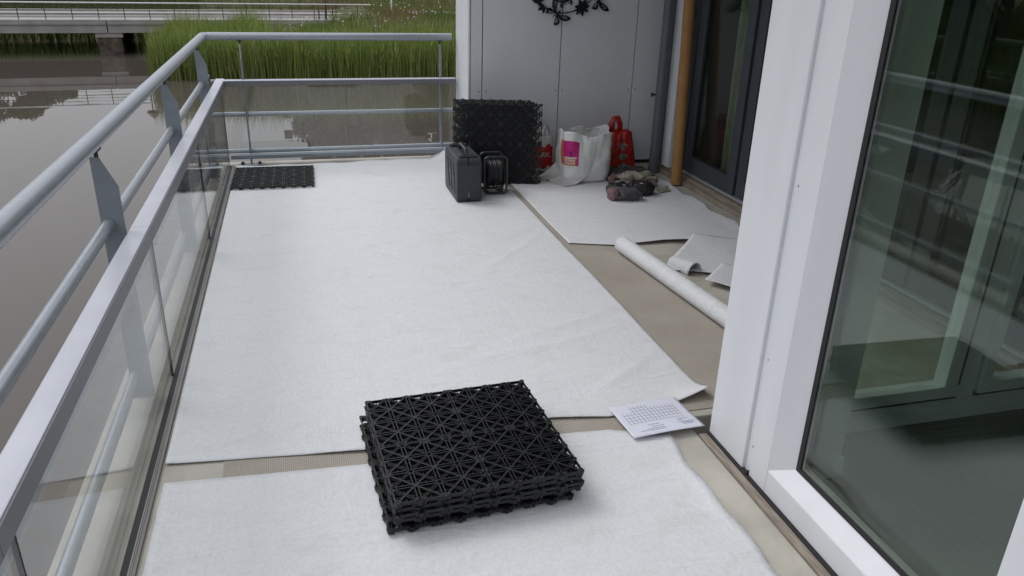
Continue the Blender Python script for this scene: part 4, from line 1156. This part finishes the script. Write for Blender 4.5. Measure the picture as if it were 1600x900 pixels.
blades('reed_stems', P, rng.uniform(0.7, 1.9, len(P)), np.full(len(P), 0.025), 0.10, mixcol((0.12, 0.16, 0.04), (0.24, 0.25, 0.10), len(P)),
       label='paler reed shoots growing out of the water before the reed bed', cat='reeds')
def meadow(x, y):
    d1, d2 = land(x, y)
    if max(d1, d2) < 0.3: return False
    q = Vector((x, y, 0)) - BP; s_, t_ = q.dot(bd), q.dot(bn)
    if -0.3 < t_ < 7.1 and s_ < 18: return False
    if abs(y - (48.2 + 0.10 * (x - 6))) < 0.8 and x > 6.2: return False
    return True
P = scatter(46000, -20, 22, 35.5, 66, meadow)
dry = np.array([nz(p[0], p[1], 0.28, 7.0) for p in P])
cg = mixcol((0.085, 0.14, 0.028), (0.155, 0.19, 0.052), len(P)); cd = mixcol((0.16, 0.125, 0.055), (0.22, 0.165, 0.085), len(P))
w_ = np.clip((dry + 0.02 + (P[:, 1] - 44) * 0.035) * 2.2, 0, 0.9)[:, None] * (P[:, 0] > -4.5)[:, None]
blades('meadow_grass', P, rng.uniform(0.25, 0.75, len(P)), np.full(len(P), 0.035), 0.5, cg * (1 - w_) + cd * w_, label='tall wild grass on the bank behind the reeds', cat='grass')
P = scatter(9000, -60, 60, 60, 100, lambda x, y: True)
blades('far_grass', P, rng.uniform(0.4, 1.1, len(P)), np.full(len(P), 0.16), 0.5, mixcol((0.07, 0.10, 0.025), (0.13, 0.13, 0.045), len(P)), label='rough grass on the far bank beyond the path', cat='grass')
P = scatter(9000, -45, -5.5, 49.5, 60, lambda x, y: land(x, y)[1] > 0)
blades('bank_growth', P, rng.uniform(0.5, 1.5, len(P)), np.full(len(P), 0.09), 0.4, mixcol((0.05, 0.085, 0.022), (0.10, 0.13, 0.035), len(P)), label='dark green growth on the bank beyond the bridge', cat='grass')
# white and pale blue flower heads
fl = MB(); fcol = []
Pf = scatter(150, -3.5, 14, 38.5, 50, meadow)
for p in Pf:
    clump = nz(p[0], p[1], 0.6, 4.0)
    r_ = random.uniform(0.018, 0.045); z = p[2] + random.uniform(0.45, 0.8); k0 = len(fl.v)
    a0 = random.uniform(0, 6.28); tx, ty = random.uniform(-.5, .5), random.uniform(-.9, -.2)
    fl.v.append((p[0], p[1], z + 0.01)); c_ = (0.62, 0.60, 0.50) if clump < 0.12 else (0.36, 0.38, 0.50)
    for q in range(7):
        a = a0 + 2 * math.pi * q / 7
        fl.v.append((p[0] + r_ * math.cos(a), p[1] + r_ * math.sin(a), z + r_ * (tx * math.cos(a) + ty * math.sin(a)) * -1))
    for q in range(7): fl.f.append((k0, k0 + 1 + q, k0 + 1 + (q + 1) % 7))
    fcol += [c_] * 8
fo2 = fl.build('wild_flowers', 'leaf')
ca = fo2.data.attributes.new('col', 'FLOAT_COLOR', 'POINT')
ca.data.foreach_set('color', np.concatenate([np.array(fcol), np.ones((len(fcol), 1))], 1).astype(np.float32).ravel())
tag(fo2, 'scattered white and pale blue flower heads in the bank grass', 'flowers', None, 'stuff')

# shrubs by the bridge end and trees seen mirrored in the water
def leaf_cloud(name, centers, n_, size, ca_, cb_, parent):
    cs = np.array([c[:3] for c in centers]); rs = np.array([c[3] for c in centers])
    idx = rng.choice(len(cs), n_, p=rs ** 2 / np.sum(rs ** 2))
    d = rng.normal(size=(n_, 3)); d /= np.linalg.norm(d, axis=1)[:, None]
    rad = rng.uniform(0.35, 1.0, n_) ** 0.45
    ctr = cs[idx] + d * (rs[idx] * rad)[:, None] * np.array([1, 1, 0.85])
    u = rng.normal(size=(n_, 3)); u /= np.linalg.norm(u, axis=1)[:, None]
    w = np.cross(u, rng.normal(size=(n_, 3))); w /= np.linalg.norm(w, axis=1)[:, None]
    sz = (size * rng.uniform(0.6, 1.4, n_))[:, None]
    V = np.stack([ctr - u * sz, ctr + w * sz * 0.55, ctr + u * sz, ctr - w * sz * 0.55], 1).reshape(-1, 3)
    o0 = ORIGIN[parent.name]
    V = V - np.array(o0)
    F = np.arange(n_ * 4).reshape(-1, 4)
    me = bpy.data.meshes.new(name)
    me.from_pydata(V.tolist(), [], F.tolist())
    clump = rng.uniform(0.75, 1.25, len(cs))[idx]
    cols = mixcol(ca_, cb_, n_) * clump[:, None]
    at = me.attributes.new('col', 'FLOAT_COLOR', 'POINT')
    at.data.foreach_set('color', np.concatenate([np.repeat(cols, 4, 0), np.ones((n_ * 4, 1))], 1).astype(np.float32).ravel())
    me.materials.append(M['leaf'])
    o = bpy.data.objects.new(name, me); link(o); o.parent = parent; ORIGIN[o.name] = o0.copy()
    return o
def tree(x, y, h, cw, label, n_=5200, size=0.17, ca_=(0.05, 0.085, 0.022), cb_=(0.11, 0.14, 0.04), name='tree', group='trees on the far bank'):
    z = ground_z(x, y) - 0.1
    t = thing(name, (x, y, z), label, 'tree', group)
    tr = MB().tube([(x, y, z), (x + 0.1, y, z + h * 0.3), (x - 0.05, y + 0.1, z + h * 0.62), (x, y, z + h * 0.88)], [0.035 * h * 0.55, 0.028 * h * 0.5, 0.018 * h * 0.4, 0.02], 9)
    cents = []
    for k in range(17):
        a = k * 2.4 + x; f = 0.30 + 0.62 * ((k * 0.618) % 1.0)
        rr_ = cw * (1.05 - abs(f - 0.5) * 1.25) * random.uniform(0.45, 0.95)
        e = Vector((x + rr_ * math.cos(a), y + rr_ * math.sin(a), z + h * f + 0.05 * h))
        st = Vector((x, y, z + h * max(0.18, f - 0.16)))
        tr.tube([st, st.lerp(e, 0.55) + Vector((0, 0, 0.03 * h)), e], [0.010 * h * 0.6, 0.006 * h * 0.6, 0.012], 6)
        cents.append((e.x, e.y, e.z, cw * random.uniform(0.24, 0.44)))
    cents.append((x, y, z + h * 0.88, cw * 0.30))
    tr.build('trunk', 'bark', t, smooth=True)
    leaf_cloud('crown', cents, n_, size, ca_, cb_, t)
    return t
tl = [(-24.0, 71, 6.3, 3.2, 'broad tree on the far bank at the extreme left'), (-21.2, 72, 6.2, 2.9, 'broad tree on the far bank, second from the left'),
      (-18.3, 70, 4.6, 2.0, 'low tree on the far bank, third from the left'), (-27.5, 72, 6.8, 2.8, 'big tree beyond the left edge of the bridge'),
      (1.2, 84, 17.0, 4.5, 'tall tree beside the far apartment block'), (7.5, 86, 18.5, 5.2, 'very tall tree right of the far apartment block'),
      (14.5, 84, 18.0, 5.0, 'tall tree behind the right bank path'), (21.5, 86, 17.5, 5.0, 'tall tree at the far right behind the panelled wall')]
tl += [(4.3, 80, 15.0, 4.2, 'leafy tree in front of the far apartment block'), (11.0, 79, 14.5, 4.2, 'round leafy tree behind the bank path, left of the tallest trees')]
for (x, y, h, cw, lab) in tl: tree(x, y, h, cw, lab, n_=7000 if y > 80 else 9000, size=0.26 if y > 80 else 0.15)
# trees of the left bank, mirrored in the window on the right
src = tree(-27.5, 6.0, 11.0, 4.2, 'tree on the left bank across the water, nearest to the terrace', n_=9000, size=0.24, group='trees on the left bank')
names_ = ['second', 'third', 'fourth', 'fifth', 'sixth', 'seventh', 'eighth']
for k in range(7):
    x = -27.5 + 2.0 * math.sin(k * 2.3); y = 11.5 + 5.6 * k
    c = src.copy(); link(c); c.location = (x, y, ground_z(x, y) - 0.1); sc_ = 0.85 + 0.3 * ((k * 0.37) % 1)
    c.scale = (sc_, sc_, sc_); c.rotation_euler = (0, 0, k * 1.3)
    c['label'] = 'tree on the left bank across the water, %s from the terrace' % names_[k]
    for ch in list(src.children):
        d = ch.copy(); link(d); d.parent = c
P = scatter(14000, -34, -21.6, -6, 56, lambda x, y: land(x, y)[1] > -0.1)
blades('left_bank_reeds', P, rng.uniform(1.0, 2.6, len(P)), np.full(len(P), 0.12), 0.3, mixcol((0.06, 0.10, 0.022), (0.13, 0.16, 0.045), len(P)), label='reeds and tall growth along the left bank', cat='reeds')
# staked sapling
sx_, sy_ = 1.75, 45.2
z = ground_z(sx_, sy_)
sp = thing('sapling', (sx_, sy_, z), 'young staked tree on the grassy bank at the bridge end', 'tree')
MB().tube([(sx_, sy_, z), (sx_ + 0.02, sy_, z + 1.3), (sx_ - 0.02, sy_, z + 2.6)], [0.06, 0.05, 0.02], 8).build('trunk', 'bark', sp, smooth=True)
for s_ in (-0.36, 0.36): MB().tube([(sx_ + s_, sy_, z), (sx_ + s_, sy_, z + 1.45)], 0.04, 8).build('stake', 'stake', sp)
for s_ in (-1, 1): MB().bar((sx_ + s_ * 0.33, sy_ - 0.035, z + 1.33), (sx_ + s_ * 0.03, sy_ - 0.035, z + 1.28), 0.006, 0.09, (0, 0, 1)).build('tie', 'rubber', sp)
leaf_cloud('crown', [(sx_, sy_, z + 2.3, 0.42), (sx_ + 0.25, sy_, z + 2.05, 0.3), (sx_ - 0.22, sy_ + 0.1, z + 2.0, 0.3), (sx_, sy_, z + 2.7, 0.3)], 700, 0.06, (0.06, 0.10, 0.025), (0.11, 0.15, 0.04), sp)
# white marker post
x_, y_ = 5.6, 48.0; z = ground_z(x_, y_)
mp_ = thing('marker_post', (x_, y_, z), 'slim white post standing in the bank grass by the path', 'post')
MB().tube([(x_, y_, z - 0.1), (x_, y_, z + 2.1)], 0.045, 10).build('pole', 'rail_white', mp_, smooth=True, angle=50)
MB().box(x_ - 0.22, x_ + 0.22, y_ - 0.06, y_ - 0.05, z + 1.6, z + 2.08).build('sign_plate', 'rail_white', mp_, bevel=0.01)
# path lamp with conical shade
x_, y_ = -10.0, 60.0; z = ground_z(x_, y_)
lp = thing('street_lamp', (x_, y_, z), 'thin street lamp with a conical shade beyond the bridge', 'street lamp')
MB().tube([(x_, y_, z - 0.1), (x_, y_, 2.85)], [0.07, 0.04], 10).build('pole', 'lamp_shade', lp, smooth=True)
MB().lathe([(0.42, 2.62), (0.43, 2.66), (0.25, 2.90), (0.08, 3.02), (0.05, 3.08)], (x_, y_, 0), 18).build('lamp_shade', 'lamp_shade', lp, smooth=True, angle=40)
# apartment block far behind
ab = thing('apartment_block', (0.5, 95.0, 0.0), 'brown brick apartment block far behind the grassy bank', 'building')
zb = ground_z(0, 92)
MB().box(-0.6, 24, 92, 104, zb - 1, 10.8).build('wall', 'brick', ab)
MB().box(-2.2, -0.65, 93, 104, zb - 1, 8.9).build('stair_tower', 'render_pale', ab)
MB().box(-0.9, 24.3, 91.7, 104.3, 10.85, 11.15).build('roof', 'roof_grey', ab)
for i in range(8):
    for j in range(4):
        x0 = 0.6 + i * 2.9; z0 = zb + 1.2 + j * 2.7
        w = MB().box(x0, x0 + 1.6, 91.93, 91.99, z0, z0 + 1.5).build('window', 'roof_grey', ab)
        MB().box(x0 + 0.08, x0 + 0.76, 91.90, 91.925, z0 + 0.08, z0 + 1.42).build('pane', 'dark_window', w)
        MB().box(x0 + 0.84, x0 + 1.52, 91.90, 91.925, z0 + 0.08, z0 + 1.42).build('pane', 'dark_window', w)
for j in range(4):
    MB().box(-1.9, -1.0, 92.93, 92.99, zb + 1.2 + j * 2.5, zb + 2.4 + j * 2.5).build('window', 'dark_window', ab)
